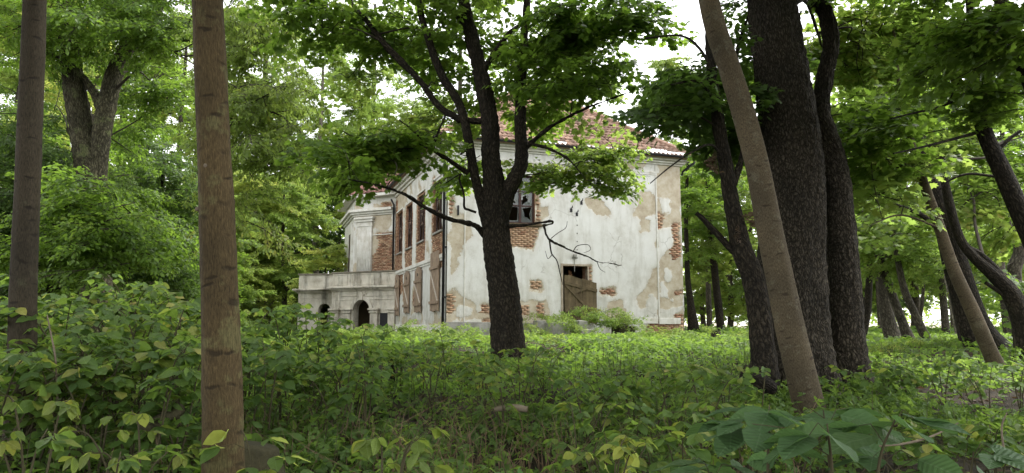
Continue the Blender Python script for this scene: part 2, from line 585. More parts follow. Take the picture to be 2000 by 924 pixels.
M['tile'] = stone_mat('clay_tile', [(.25, (.14, .085, .06)), (.5, (.245, .155, .115)), (.75, (.37, .28, .22))], 6.0, .3, ((.15, .13, .095), 2.0, .52, .7), objrand=.45)
M['tile_red'] = stone_mat('red_clay_tile', [(.25, (.16, .075, .065)), (.5, (.24, .13, .11)), (.75, (.35, .24, .21))], 6.0, .3, objrand=.3)
M['trim'] = stone_mat('limewashed_trim', [(.3, (.5, .47, .40)), (.55, (.66, .65, .6)), (.75, (.74, .73, .7))], 2.2, .3, ((.36, .31, .23), 3.0, .55, .7), streak=True)
M['porch'] = stone_mat('stained_stucco', [(.28, (.36, .32, .25)), (.48, (.55, .51, .43)), (.7, (.68, .65, .57))], 1.8, .5, ((.085, .078, .058), 1.5, .50, .9), streak=True)
M['porch_top'] = stone_mat('mossy_coping', [(.3, (.13, .12, .09)), (.7, (.3, .27, .21))], 3.0, .4)
M['concrete'] = stone_mat('old_concrete', [(.3, (.20, .195, .17)), (.7, (.38, .37, .34))], 2.5, .5, ((.13, .13, .08), 2.0, .52, .8))
M['frame'] = stone_mat('brown_window_paint', [(.3, (.035, .018, .015)), (.7, (.065, .036, .03))], 8.0, .1, rough=.6)
M['wood_grey'] = stone_mat('weathered_board', [(.3, (.22, .16, .115)), (.7, (.36, .275, .2))], 4.0, .3, ((.17, .12, .085), 5.0, .5, .6), streak=True, objrand=.14)
M['wood_pale'] = stone_mat('pale_batten', [(.3, (.42, .36, .29)), (.7, (.56, .5, .43))], 4.0, .2)
M['wood_door'] = stone_mat('mossy_door_board', [(.3, (.085, .063, .036)), (.7, (.16, .122, .07))], 3.0, .3, ((.05, .045, .028), 3.0, .5, .7), streak=True, objrand=.16)
M['wood_frame'] = stone_mat('door_frame_wood', [(.3, (.26, .21, .155)), (.7, (.42, .36, .28))], 4.0, .2)
M['wood_orange'] = flat_mat('fresh_plank', (.55, .29, .15))
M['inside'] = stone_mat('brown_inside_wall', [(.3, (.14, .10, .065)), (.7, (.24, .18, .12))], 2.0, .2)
M['metal_and_shade'] = flat_mat('black_pipe_and_shade', (.02, .02, .022), .5)  # black of pipes and ironwork, also of the painted-in holes
M['metal_zinc'] = stone_mat('zinc_flashing', [(.3, (.5, .52, .55)), (.7, (.7, .72, .74))], 4.0, 0, rough=.45)
M['soil'] = stone_mat('leaf_litter_soil', [(.3, (.014, .011, .007)), (.5, (.03, .023, .015)), (.72, (.06, .047, .031))], 5.0, .8, ((.05, .06, .02), .6, .52, .6))
M['field'] = stone_mat('pale_field', [(.3, (.40, .36, .26)), (.7, (.52, .46, .36))], .2, .2)
M['moss'] = stone_mat('mossy_wood', [(.3, (.03, .028, .016)), (.6, (.055, .05, .025)), (.75, (.06, .085, .02))], 6.0, .8)
M['logw'] = stone_mat('bare_log', [(.3, (.10, .08, .055)), (.7, (.2, .165, .12))], 5.0, .5)
M['cloth'] = stone_mat('lace_curtain', [(.3, (.45, .45, .44)), (.7, (.7, .7, .69))], 25.0, 0)
gm, gns, gls = mat('old_glass')
_o = gns.new('ShaderNodeOutputMaterial')
_g = N(gns, 'ShaderNodeBsdfPrincipled')
_g.inputs['Base Color'].default_value = (.25, .28, .28, 1)
_g.inputs['Roughness'].default_value = .08
_g.inputs['Transmission Weight'].default_value = .75
_g.inputs['IOR'].default_value = 1.45
gls.new(_g.outputs[0], _o.inputs[0])
M['glass'] = gm


# ------------------------------------------------------------------ mesh and object helpers
def tagset(o, label=None, cat=None, group=None, kind=None):
    if label:
        o['label'] = label
    if cat:
        o['category'] = cat
    if group:
        o['group'] = group
    if kind:
        o['kind'] = kind
    return o


def thing(name, label, cat, loc=(0, 0, 0), group=None):
    o = bpy.data.objects.new(name, None)
    o.empty_display_size = .2
    COL.objects.link(o)
    o.location = tuple(float(v) for v in loc)
    return tagset(o, label, cat, group)


def rawmesh(name, V, F, mats, mi=None, attrs=None, smooth=False):
    """V (n,3), F (m,k) array or list of such arrays of equal or different k"""
    me = bpy.data.meshes.new(name)
    if not isinstance(F, list):
        F = [F]
    F = [np.asarray(f, np.int32) for f in F if len(f)]
    V = np.asarray(V, np.float32)
    me.vertices.add(len(V))
    me.vertices.foreach_set('co', V.ravel())
    tot = np.concatenate([np.full(len(f), f.shape[1], np.int32) for f in F])
    li = np.concatenate([f.ravel() for f in F])
    st = np.concatenate([[0], np.cumsum(tot)[:-1]]).astype(np.int32)
    me.loops.add(len(li))
    me.loops.foreach_set('vertex_index', li)
    me.polygons.add(len(tot))
    me.polygons.foreach_set('loop_start', st)
    me.polygons.foreach_set('loop_total', tot)
    if smooth:
        me.polygons.foreach_set('use_smooth', np.ones(len(tot), bool))
    if mi is not None:
        me.polygons.foreach_set('material_index', np.asarray(mi, np.int32))
    for k, a in (attrs or {}).items():
        a = np.asarray(a, np.float32)
        if a.ndim == 1:
            at = me.attributes.new(k, 'FLOAT', 'POINT')
            at.data.foreach_set('value', a)
        else:
            at = me.attributes.new(k, 'FLOAT_VECTOR', 'POINT')
            at.data.foreach_set('vector', a.ravel())
    for m in (mats if isinstance(mats, (list, tuple)) else [mats]):
        me.materials.append(m)
    me.update(calc_edges=True)
    me.validate()
    return me


def place(name, me, parent=None, loc=(0, 0, 0), rot=(0, 0, 0), scale=(1, 1, 1), kind=None):
    """loc in world coordinates; parents are unrotated empties or meshes with identity rotation"""
    o = bpy.data.objects.new(name, me)
    COL.objects.link(o)
    if parent is not None:
        o.parent = parent
        q = WL(parent)
        loc = (loc[0] - q[0], loc[1] - q[1], loc[2] - q[2])
    o.location = tuple(float(v) for v in loc)
    o.rotation_euler = rot
    if isinstance(scale, (int, float)):
        scale = (scale,) * 3
    o.scale = scale
    if kind:
        o['kind'] = kind
    return o


def WL(o):
    v = Vector(o.location)
    while o.parent is not None:
        o = o.parent
        v = v + Vector(o.location)
    return v


class MB:
    """collects boxes, quads and tubes into one mesh"""

    def __init__(s):
        s.v, s.f, s.m = [], [], []

    def poly(s, pts, m=0):
        b = len(s.v)
        s.v += [tuple(map(float, p)) for p in pts]
        s.f.append(tuple(range(b, b + len(pts))))
        s.m.append(m)

    def hexa(s, c, m=0):
        """8 corners: bottom 4 then top 4, same order"""
        b = len(s.v)
        s.v += [tuple(map(float, p)) for p in c]
        for q in ((3, 2, 1, 0), (4, 5, 6, 7), (0, 1, 5, 4), (1, 2, 6, 5), (2, 3, 7, 6), (3, 0, 4, 7)):
            s.f.append(tuple(b + i for i in q))
            s.m.append(m)

    def slab(s, fr, u0, u1, n0, n1, z0, z1, m=0):
        """box in a wall frame fr: (u, outward n, z)"""
        s.hexa([fr(u0, n0, z0), fr(u1, n0, z0), fr(u1, n1, z0), fr(u0, n1, z0),
                fr(u0, n0, z1), fr(u1, n0, z1), fr(u1, n1, z1), fr(u0, n1, z1)], m)

    def tube(s, pts, rad, n=8, m=0, cap=True):
        V, F, _ = tube_arrays(np.array(pts, float), np.array(rad, float), n)
        b = len(s.v)
        s.v += [tuple(p) for p in V.tolist()]
        for q in F.tolist():
            s.f.append(tuple(b + i for i in q))
            s.m.append(m)
        if cap:
            k = len(pts)
            s.f.append(tuple(b + i for i in range(n))[::-1])
            s.m.append(m)
            s.f.append(tuple(b + (k - 1) * (n + 1) + i for i in range(n)))
            s.m.append(m)

    def mesh(s, name, mats, origin=(0, 0, 0), smooth=False, bevel=0):
        me = bpy.data.meshes.new(name)
        o = Vector(origin)
        me.from_pydata([tuple(Vector(v) - o) for v in s.v], [], s.f)
        for m in (mats if isinstance(mats, (list, tuple)) else [mats]):
            me.materials.append(m)
        me.polygons.foreach_set('material_index', np.array(s.m, np.int32))
        if smooth:
            me.polygons.foreach_set('use_smooth', np.ones(len(s.f), bool))
        me.update()
        return me

    def build(s, name, mats, parent=None, smooth=False, kind=None, origin=None, bevel=0):
        if origin is None:
            origin = tuple(WL(parent)) if parent is not None else tuple(np.mean(np.array(s.v), 0))
        o = place(name, s.mesh(name, mats, origin, smooth), parent, origin, kind=kind)
        if bevel:
            md = o.modifiers.new('bevel', 'BEVEL')
            md.width = bevel
            md.segments = 2
        return o


def spline(pts, k=6):
    """Catmull-Rom through rows (x,y,z,r)"""
    p = np.asarray(pts, float)
    if len(p) < 3:
        t = np.linspace(0, 1, k + 1)[:, None]
        return p[0] * (1 - t) + p[-1] * t
    q = np.vstack([2 * p[0] - p[1], p, 2 * p[-1] - p[-2]])
    out = []
    for i in range(1, len(q) - 2):
        a, b, c, d = q[i - 1], q[i], q[i + 1], q[i + 2]
        for t in np.linspace(0, 1, k, endpoint=False):
            out.append(.5 * ((2 * b) + (-a + c) * t + (2 * a - 5 * b + 4 * c - d) * t * t + (-a + 3 * b - 3 * c + d) * t ** 3))
    out.append(p[-1])
    out = np.array(out)
    if out.shape[1] > 3:
        out[:, 3] = np.maximum(out[:, 3], .001)
    return out


def tube_arrays(C, R, n=8, rough=0.0, seed=0, flare=0.0):
    k = len(C)
    T = np.gradient(C, axis=0)
    T /= np.linalg.norm(T, axis=1)[:, None] + 1e-9
    ref = np.array([0.0, 1.0, 0.0])
    if abs(np.dot(T[0], ref)) > .9:
        ref = np.array([1.0, 0, 0])
    U = np.zeros_like(C)
    u = ref - np.dot(ref, T[0]) * T[0]
    for i in range(k):
        u = u - np.dot(u, T[i]) * T[i]
        u /= np.linalg.norm(u) + 1e-9
        U[i] = u
    W = np.cross(T, U)
    a = np.linspace(0, 2 * pi, n + 1)                # seam column doubled, on the far side (+Y)
    L = np.concatenate([[0], np.cumsum(np.linalg.norm(np.diff(C, axis=0), axis=1))])
    rr = np.repeat(R[:, None], n + 1, 1)
    if rough:
        g = np.random.default_rng(seed)
        mod = np.zeros_like(rr)
        for q in range(7):
            f = int(g.integers(2, 9))
            mod += np.sin(f * a[None, :] + g.uniform(0, 6.28) + L[:, None] * g.uniform(-2.2, 2.2)) / 7 * g.uniform(.5, 1.5)
        for q in range(4):
            mod += np.sin(L[:, None] * g.uniform(1.5, 7) + g.uniform(0, 6.28) + a[None, :] * int(g.integers(0, 2))) * .12
        rr = rr * (1 + rough * mod)
    if flare:
        g = np.random.default_rng(seed + 5)
        ph = g.uniform(0, 6.28)
        fl = np.exp(-L / (R[0] * 1.5))[:, None] * flare * (1 + .5 * np.sin(5 * a[None, :] + ph) + .3 * np.sin(3 * a[None, :] + ph * 2))
        rr = rr * (1 + fl)
    V = C[:, None, :] + rr[:, :, None] * (np.cos(a)[None, :, None] * U[:, None, :] + np.sin(a)[None, :, None] * W[:, None, :])
    uv = np.stack([np.repeat((a * float(np.mean(R)))[None, :], k, 0), np.repeat(L[:, None], n + 1, 1), np.zeros((k, n + 1))], -1)
    i = np.arange(k - 1)[:, None] * (n + 1)
    j = np.arange(n)[None, :]
    b = i + j
    F = np.stack([b, b + 1, b + n + 2, b + n + 1], -1).reshape(-1, 4)
    return V.reshape(-1, 3), F, uv.reshape(-1, 3)


# ------------------------------------------------------------------ leaves
def tpl(kind):
    if kind == 'maple':
        half = [(.02, .0), (.10, .17), (.06, .42), (.27, .34), (.33, .60), (.50, .36), (.70, .46), (.66, .20), (1.0, .0)]
        pts = [(x, y, -.12 * y * y * 2 - .12 * x * x) for x, y in half]
        pts += [(x, -y, -.12 * y * y * 2 - .12 * x * x) for x, y in half[-2:0:-1]]
        c = len(pts)
        pts.append((.34, 0, .0))
        F = [(c, i, (i + 1) % c) for i in range(c)]
    elif kind == 'ovate':
        pts = [(0, 0, 0), (.2, .2, .03), (.5, .27, .04), (.8, .15, .0), (1, 0, -.08), (.8, -.15, 0), (.5, -.27, .04), (.2, -.2, .03), (.5, 0, -.01)]
        F = [(8, i, (i + 1) % 8) for i in range(8)]
    elif kind == 'trio':       # three small leaflets, as goutweed or elder
        pts, F = [], []
        for an, l, o in ((0, .62, (.38, 0)), (1.05, .5, (.36, .02)), (-1.05, .5, (.36, -.02))):
            b = len(pts)
            for x, y, z in ((0, 0, 0), (.45, .24, .03), (1, 0, -.1), (.45, -.24, .03)):
                pts.append((o[0] + l * (x * cos(an) - y * sin(an)), o[1] + l * (x * sin(an) + y * cos(an)), z - .05 * x))
            F += [(b, b + 1, b + 2), (b, b + 2, b + 3)]
    else:                      # small blade
        pts = [(0, 0, 0), (.45, .3, .05), (1, 0, -.06), (.45, -.3, .05)]
        F = [(0, 1, 2), (0, 2, 3)]
    return np.array(pts, float), np.array(F, np.int32)


def frames(D, Nn):
    D = D / (np.linalg.norm(D, axis=1)[:, None] + 1e-9)
    Y = np.cross(Nn, D)
    Y /= np.linalg.norm(Y, axis=1)[:, None] + 1e-9
    Z = np.cross(D, Y)
    return D, Y, Z


def scatter_leaves(kind, pos, D, Nn, size, rnd):
    T, F = tpl(kind)
    X, Y, Z = frames(D, Nn)
    n = len(pos)
    V = pos[:, None, :] + size[:, None, None] * (T[None, :, 0, None] * X[:, None, :] + T[None, :, 1, None] * Y[:, None, :] + T[None, :, 2, None] * Z[:, None, :])
    FF = (F[None] + (np.arange(n) * len(T))[:, None, None]).reshape(-1, 3)
    return V.reshape(-1, 3), FF, np.repeat(rnd, len(T))


def spray_mesh(name, kind, n, leaf, mats, seed, droop=.25, flat=.35, width=.5, hang=0.0):
    """a leafy branch about 1 long: forked twigs and n leaves"""
    g = np.random.default_rng(seed)
    twV, twF, base = [], [], 0
    pos, D, w = [], [], []
    segs = []

    def axis(p0, d0, L, r, depth):
        nonlocal base
        k = 5
        pts = [p0]
        d = d0.copy()
        for i in range(k):
            d = d + g.normal(0, .16, 3) * (1, 1, .5) + np.array([0, 0, -droop * .16])
            d /= np.linalg.norm(d)
            pts.append(pts[-1] + d * L / k)
        pts = np.array(pts)
        R = np.linspace(r, r * .35, len(pts))
        V, F, _ = tube_arrays(pts, R, 3)
        twV.append(V)
        twF.append(F + base)
        base += len(V)
        segs.append((pts, L, depth))
        if depth < 2:
            nb = 7 if depth == 0 else 4
            for i in range(nb):
                t = (i + .6) / (nb + .4)
                q = pts[min(k - 1, int(t * k))] + (pts[min(k, int(t * k) + 1)] - pts[min(k - 1, int(t * k))]) * ((t * k) % 1)
                sgn = 1 if i % 2 else -1
                an = sgn * g.uniform(.6, 1.15)
                dd = np.array([d[0] * cos(an) - d[1] * sin(an), d[0] * sin(an) + d[1] * cos(an), g.normal(0, .22) - hang])
                dd /= np.linalg.norm(dd)
                axis(q, dd, L * (width * (1.15 - .6 * t)) * g.uniform(.7, 1.2), r * .55, depth + 1)
    axis(np.zeros(3), np.array([1.0, 0, .12]), 1.0, .008, 0)
    wl = np.array([s[1] * (0.35 if s[2] == 0 else 1) for s in segs])
    cnt = g.multinomial(n, wl / wl.sum())
    for (pts, L, dep), c in zip(segs, cnt):
        for _ in range(c):
            t = g.uniform(.25 if dep == 0 else .05, 1) * (len(pts) - 1)
            i = min(int(t), len(pts) - 2)
            p = pts[i] + (pts[i + 1] - pts[i]) * (t - i)
            ax = pts[i + 1] - pts[i]
            ax = ax / np.linalg.norm(ax)
            side = np.cross(ax, (0, 0, 1.0)) * (1 if g.random() < .5 else -1)
            d = ax * g.uniform(.2, 1) + side * g.uniform(.2, 1.0) + np.array([0, 0, -droop - hang * 1.3]) * g.uniform(.2, 1.4)
            d = d / np.linalg.norm(d)
            pos.append(p + d * leaf * g.uniform(.15, .6) + g.normal(0, leaf * .35, 3))
            D.append(d)
    pos, D = np.array(pos), np.array(D)
    Nn = np.array([0, 0, 1.0]) + g.normal(0, flat, (n, 3))
    V, F, rnd = scatter_leaves(kind, pos, D, Nn, leaf * g.uniform(.65, 1.25, n), g.random(n))
    TV, TF = np.vstack(twV), np.vstack(twF)
    allV = np.vstack([V, TV])
    mi = np.concatenate([np.zeros(len(F)), np.ones(len(TF))])
    return rawmesh(name, allV, [F, TF + len(V)], mats, mi, {'rnd': np.concatenate([rnd, np.zeros(len(TV))])})


SPR = {}


def sprays(key, kind, n, leaf, lm, k=4, **kw):
    SPR[key] = [spray_mesh('leafy_branch', kind, n, leaf, [M[lm], M['twig']], 100 + len(SPR) * 17 + i, **kw) for i in range(k)]


sprays('maple', 'maple', 190, .082, 'leaf_maple', 5)
sprays('maple_mid', 'maple', 170, .085, 'leaf_mid', 4)
sprays('maple_dark', 'maple', 210, .085, 'leaf_dark', 4)
sprays('maple_light', 'maple', 190, .08, 'leaf_light', 4)
sprays('fine', 'ovate', 600, .043, 'leaf_olive', 4, droop=.6, hang=.25, flat=.6)
sprays('fine_green', 'ovate', 560, .052, 'leaf_maple', 4, droop=.4, flat=.5)
sprays('fine_dark', 'ovate', 560, .052, 'leaf_dark', 4, droop=.4, flat=.5)
sprays('far_green', 'blade', 1500, .046, 'leaf_maple', 4, flat=.6)
sprays('far_dark', 'blade', 1500, .046, 'leaf_dark', 4, flat=.6)
sprays('far_light', 'blade', 1500, .046, 'leaf_light', 4, flat=.6)
sprays('far_yellow', 'blade', 1400, .046, 'leaf_yellow', 4, flat=.6)
sprays('far_olive', 'blade', 1500, .046, 'leaf_olive', 4, flat=.6)


def spray_at(root, key, p, s, az=None, tilt=None, g=RNG):
    me = SPR[key][int(g.integers(len(SPR[key])))]
    az = g.uniform(0, 2 * pi) if az is None else az
    tilt = g.normal(0, .22) if tilt is None else tilt
    o = place('foliage', me, root, p, (g.normal(0, .25), tilt, az), s * g.uniform(.8, 1.25))
    o['kind'] = 'stuff'
    return o


def blob(root, key, px, py, rx, ry, Y, n, s, twigs=True, depth=None, g=RNG):
    """n leafy branches filling an ellipsoid of the crown round the point at depth Y"""
    c = P(px, py, Y)
    m = mpp(Y)
    R = np.array([rx * m, (depth if depth else max(rx, ry) * m * .8), ry * m])
    if twigs and root.name in WOOD:
        allp = np.vstack(WOOD[root.name])
        q = allp[:, :3]
        dd = np.linalg.norm(q - c, axis=1) + np.maximum(0, q[:, 2] - c[2] + .3) * 1.5
        st = allp[int(np.argmin(dd))]
        first = st[:3]
        ends = [c + (g.normal(0, .5, 3) * R) for _ in range(3)]
        for e_i, e in enumerate(ends):
            L = np.linalg.norm(e - st[:3])
            if L < .4:
                continue
            p0 = st[:3] if e_i == 0 else first
            rw = [p0]
            for t in (.3, .55, .8, 1.0):
                rw.append(p0 + (e - p0) * t + g.normal(0, .055, 3) * L + np.array([0, 0, .10 * L * sin(pi * t)]))
            if e_i == 0:
                first = rw[2]
            r0 = min(st[3] * .6, .008 + .009 * L) * (1 if e_i == 0 else .55)
            cc = spline(np.array([(*a_, r_) for a_, r_ in zip(rw, np.linspace(r0, .004, 5))]), 4)
            V, F, uv = tube_arrays(cc[:, :3], cc[:, 3], 6, .05, 3)
            o0 = WL(root)
            place('branch', rawmesh('branch', V - np.array(o0), F, M['twig'], None, {'buv': uv}, True), root, o0)
    for _ in range(n):
        v = g.normal(0, 1, 3)
        v = v / np.linalg.norm(v) * g.random() ** (1 / 2.2)
        p = c + v * R
        az = atan2(v[1], v[0]) + g.normal(0, .9)
        # start a little inside so that the tips lie on the outline
        p = p - np.array([cos(az), sin(az), 0]) * s * .45
        spray_at(root, key, p, s, az, g.normal(.08, .2), g)


# ------------------------------------------------------------------ trunks
WOOD = {}


def woodpart(name, spec, Y, mt, root, n=20, rough=.07, flare=0.0, k=7, seed=None, ground=False, ridges=0.0):
    """a trunk or limb through rows (px, py, width px) at depth Y (or Y per row)"""
    rows = []
    for i, row in enumerate(spec):
        y = Y[i] if isinstance(Y, (list, tuple)) else Y
        p = P(row[0], row[1], y)
        rows.append((*p, row[2] * mpp(y) * .5))
    if ground:
        x, y_ = rows[0][0], rows[0][1]
        zg = float(gz(x, y_)) - .12
        if rows[0][2] > zg:
            dx = (rows[0][0] - rows[1][0]) / max(.2, rows[1][2] - rows[0][2])
            h = rows[0][2] - zg
            rows.insert(0, (x + dx * h * .6, y_, zg, rows[0][3] * 1.08))
        else:
            rows[0] = (rows[0][0], rows[0][1], zg, rows[0][3])
    c = spline(rows, k)
    sd_ = seed if seed is not None else int(abs(spec[0][0]) * 7 + abs(spec[0][1]))
    V, F, uv = tube_arrays(c[:, :3], c[:, 3], n, rough, sd_, flare)
    WOOD.setdefault(root.name, []).append(c)
    if ridges:                     # furrowed bark as relief of the trunk itself
        ax = np.repeat(c[:, :3], n + 1, 0)
        d = V - ax
        ln = np.linalg.norm(d, axis=1)[:, None] + 1e-9
        wob = vnoise(uv[:, 0] + 40, uv[:, 1] + 40, 5.0, sd_, 2) * .06
        f = vnoise(uv[:, 0] * 3.6 + wob * 3.6 + 30, uv[:, 1] + 30, 5.2, sd_ + 1, 3)
        rd = 1 - np.abs(f) * 3.2
        V = V + d / ln * (np.clip(rd, -1, 1) * ridges * -1)[:, None]
    o0 = WL(root)
    uv[:, 0] += sd_ % 13
    me = rawmesh(name, V - np.array(o0), F, M[mt], None, {'buv': uv}, True)
    return place(name, me, root, o0)


def base_of(spec, Y):
    p = P(spec[0][0], spec[0][1], Y)
    return (p[0], Y, float(gz(p[0], Y)))


def tree(name, label, cat, trunk, Y, mt, limbs=(), group=None, n=24, rough=.07, flare=.35, lmt=None, ridges=0.0, k=7):
    Y0 = Y[0] if isinstance(Y, (list, tuple)) else Y
    root = thing(name, label, cat, base_of(trunk, Y0), group)
    woodpart('trunk', trunk, Y, mt, root, n, rough, flare, k, ground=True, ridges=ridges)
    for l in limbs:
        YY = Y0
        if isinstance(l, tuple):
            l, YY = l
        big = max(r[2] for r in l) * mpp(YY if not isinstance(YY, (list, tuple)) else YY[0]) > .06
        woodpart('limb' if big else 'branch', l, YY, lmt or mt, root, (40 if ridges else 16) if big else 7, .05 if big else .03, 0, (16 if ridges else 6) if big else 5, ridges=ridges * .6 if big else 0)
    return root


# ================================================================== SETTING: ground
def build_ground():
    xs = np.concatenate([-np.geomspace(18, 900, 22)[::-1], np.linspace(-17, 19, 110), np.geomspace(20, 900, 22)])
    ys = np.concatenate([-np.geomspace(3, 300, 10)[::-1], np.linspace(-2, 30, 110), np.geomspace(31, 1500, 34)])
    X, Y = np.meshgrid(xs, ys)
    Z = gz(X, Y)
    Z = Z * (1 - sstep(60, 90, Y)) + 1.0 * sstep(60, 90, Y)
    V = np.stack([X, Y, Z], -1).reshape(-1, 3)
    nx = len(xs)
    i = (np.arange(len(ys) - 1)[:, None] * nx + np.arange(nx - 1)[None]).ravel()
    F = np.stack([i, i + 1, i + nx + 1, i + nx], -1)
    place('ground', rawmesh('ground', V, F, M['soil'], smooth=True), kind='structure')
    # the open pale field and track beyond the last trees on the right
    fx = np.linspace(6, 260, 60)
    fy = np.concatenate([np.linspace(46, 80, 20), np.geomspace(84, 700, 12)])
    X, Y = np.meshgrid(fx, fy)
    Z = np.where(Y < 92, gz(X, Y) * (1 - sstep(60, 90, Y)) + sstep(60, 90, Y), 1.0) + .03
    V = np.stack([X, Y, Z], -1).reshape(-1, 3)
    nx = len(fx)
    i = (np.arange(len(fy) - 1)[:, None] * nx + np.arange(nx - 1)[None]).ravel()
    F = np.stack([i, i + 1, i + nx + 1, i + nx], -1)
    place('field', rawmesh('field', V, F, M['field'], smooth=True), kind='structure')


build_ground()

# ================================================================== THE HOUSE
YAW = radians(19.5)
HO = np.array([-2.6, 27.7])
DF = np.array([cos(YAW), sin(YAW)])
DS = np.array([-sin(YAW), cos(YAW)])
DP = np.array([-.902, .431])
DP = DP / np.linalg.norm(DP)
GZ = 1.0
WW = 10.92                      # width of the end wall
ZT = 9.0                        # eaves
SL = 11.9                       # long wall up to the bay


def frame(o, d, sgn):
    n = np.array([d[1], -d[0]]) * sgn

    def fr(u, nn, z):
        return (o[0] + d[0] * u + n[0] * nn, o[1] + d[1] * u + n[1] * nn, z)
    return fr


FRF = frame(HO, DF, 1)
FRS = frame(HO, DS, -1)
BO = HO + DS * SL               # bay corner on the long wall
PO = HO + DS * 11.0             # porch corner
FRB = frame(BO, DP, -1)
FRP = frame(PO, DP, -1)
house = thing('ruined_house', 'abandoned two storey white house with peeling plaster, clay tile roof and boarded windows', 'house', (*HO, GZ))
HL = np.array([HO[0], HO[1], GZ])


def poly_sd(U, Z, pts):
    """signed distance, positive inside"""
    pts = np.array(pts, float)
    d = np.full(U.shape, 1e9)
    ins = np.zeros(U.shape, bool)
    for i in range(len(pts)):
        a, b = pts[i], pts[(i + 1) % len(pts)]
        e = b - a
        t = np.clip(((U - a[0]) * e[0] + (Z - a[1]) * e[1]) / (e @ e + 1e-12), 0, 1)
        d = np.minimum(d, np.hypot(U - a[0] - t * e[0], Z - a[1] - t * e[1]))
        c = (a[1] > Z) != (b[1] > Z)
        with np.errstate(divide='ignore', invalid='ignore'):
            xi = a[0] + (Z - a[1]) / (b[1] - a[1] if b[1] != a[1] else 1e-9) * e[0]
        ins ^= c & (U < xi)
    return np.where(ins, d, -d)


def gridline(a, b, step, cuts):
    g = np.linspace(a, b, max(2, int(round((b - a) / step)) + 1))
    for c in cuts:
        if a < c < b:
            g = g[np.abs(g - c) > step * .45]
    return np.unique(np.concatenate([g, [a, b], [c for c in cuts if a < c < b]]))


BRICKS = []        # (frame, u, z, which wall object, which material)


def plaster_wall(name, fr, u0, u1, z0, z1, openings, brick, beige, white, seed, step=.055, bmat='brick', speck=0.0, thick=.5):
    us = gridline(u0, u1, step, [o[0] for o in openings] + [o[2] for o in openings])
    zs = gridline(z0, z1, step, [o[1] for o in openings] + [o[3] for o in openings])
    U, Z = np.meshgrid(us, zs)
    nA = vnoise(U, Z, 1.6, seed, 4) * .42
    fg = np.full(U.shape, -1.0)
    fb = np.full(U.shape, -1.0)
    for p in beige:
        fg = np.maximum(fg, poly_sd(U, Z, p))
    for p in white:
        fg = np.minimum(fg, -poly_sd(U, Z, p))
    for p in brick:
        fb = np.maximum(fb, poly_sd(U, Z, p))
    fg = np.maximum(fg, -.6) + nA * .8
    if speck:
        fg = np.maximum(fg, vnoise(U, Z, 1.1, seed + 9, 5) * .9 - (.42 - speck))
    fb = fb + nA * .35
    fg = np.maximum(fg, fb + .07)               # a rim of bare render round exposed brick
    h = .03 - .016 * sstep(-.02, .03, fg) - .034 * sstep(-.02, .04, fb) + vnoise(U, Z, .6, seed + 3, 2) * .012
    pts = np.array([fr(0, 0, 0), fr(1, 0, 0), fr(0, 1, 0)])
    o, d, n = pts[0], pts[1] - pts[0], pts[2] - pts[0]
    V = o + U[..., None] * d + h[..., None] * n + Z[..., None] * np.array([0, 0, 1.0])
    nx = len(us)
    I, J = np.meshgrid(np.arange(nx - 1), np.arange(len(zs) - 1))
    cu, cz = (us[I] + us[I + 1]) / 2, (zs[J] + zs[J + 1]) / 2
    keep = np.ones(cu.shape, bool)
    for a in openings:
        keep &= ~((cu > a[0]) & (cu < a[2]) & (cz > a[1]) & (cz < a[3]))
    b = (J * nx + I)[keep]
    F = np.stack([b, b + 1, b + nx + 1, b + nx], -1)
    # orientation is outward when u runs right as seen from outside
    me = rawmesh(name, V.reshape(-1, 3) - HL, F, M['plaster'], None, {'fg': fg.ravel(), 'fb': fb.ravel()}, True)
    wo = place(name, me, house, HL)
    # reveals of the openings and the masonry behind
    for a in openings:
        mb = MB()
        mb.poly([fr(a[0], .02, a[1]), fr(a[0], -thick, a[1]), fr(a[0], -thick, a[3]), fr(a[0], .02, a[3])])
        mb.poly([fr(a[2], .02, a[1]), fr(a[2], -thick, a[1]), fr(a[2], -thick, a[3]), fr(a[2], .02, a[3])])
        mb.poly([fr(a[0], .02, a[3]), fr(a[2], .02, a[3]), fr(a[2], -thick, a[3]), fr(a[0], -thick, a[3])])
        mb.poly([fr(a[0], .02, a[1]), fr(a[2], .02, a[1]), fr(a[2], -thick, a[1]), fr(a[0], -thick, a[1])])
        mb.build('window_reveal', M['brick'], house)
    # bricks laid in running bond wherever the coat is gone
    bl, bh = .262, .083
    rows = int((z1 - z0) / bh)
    for r in range(rows):
        z = z0 + (r + .5) * bh
        for c in range(int((u1 - u0) / bl) + 2):
            u = u0 + c * bl + (bl / 2 if r % 2 else 0)
            if u < u0 + .12 or u > u1 - .1:
                continue
            if any(a[0] - .1 < u < a[2] + .1 and a[1] - .02 < z < a[3] + .02 for a in openings):
                continue
            j = min(len(zs) - 1, int(np.searchsorted(zs, z)))
            i = min(nx - 1, int(np.searchsorted(us, u)))
            if fb[j, i] > .0:
                BRICKS.append((fr, u, z, wo, bmat))
    return wo


def uvF(*pp):
    return [hit(x, y, HO, DF) for x, y in pp]


def uvS(*pp):
    return [hit(x, y, HO, DS) for x, y in pp]


def uvB(*pp):
    return [hit(x, y, BO, DP) for x, y in pp]


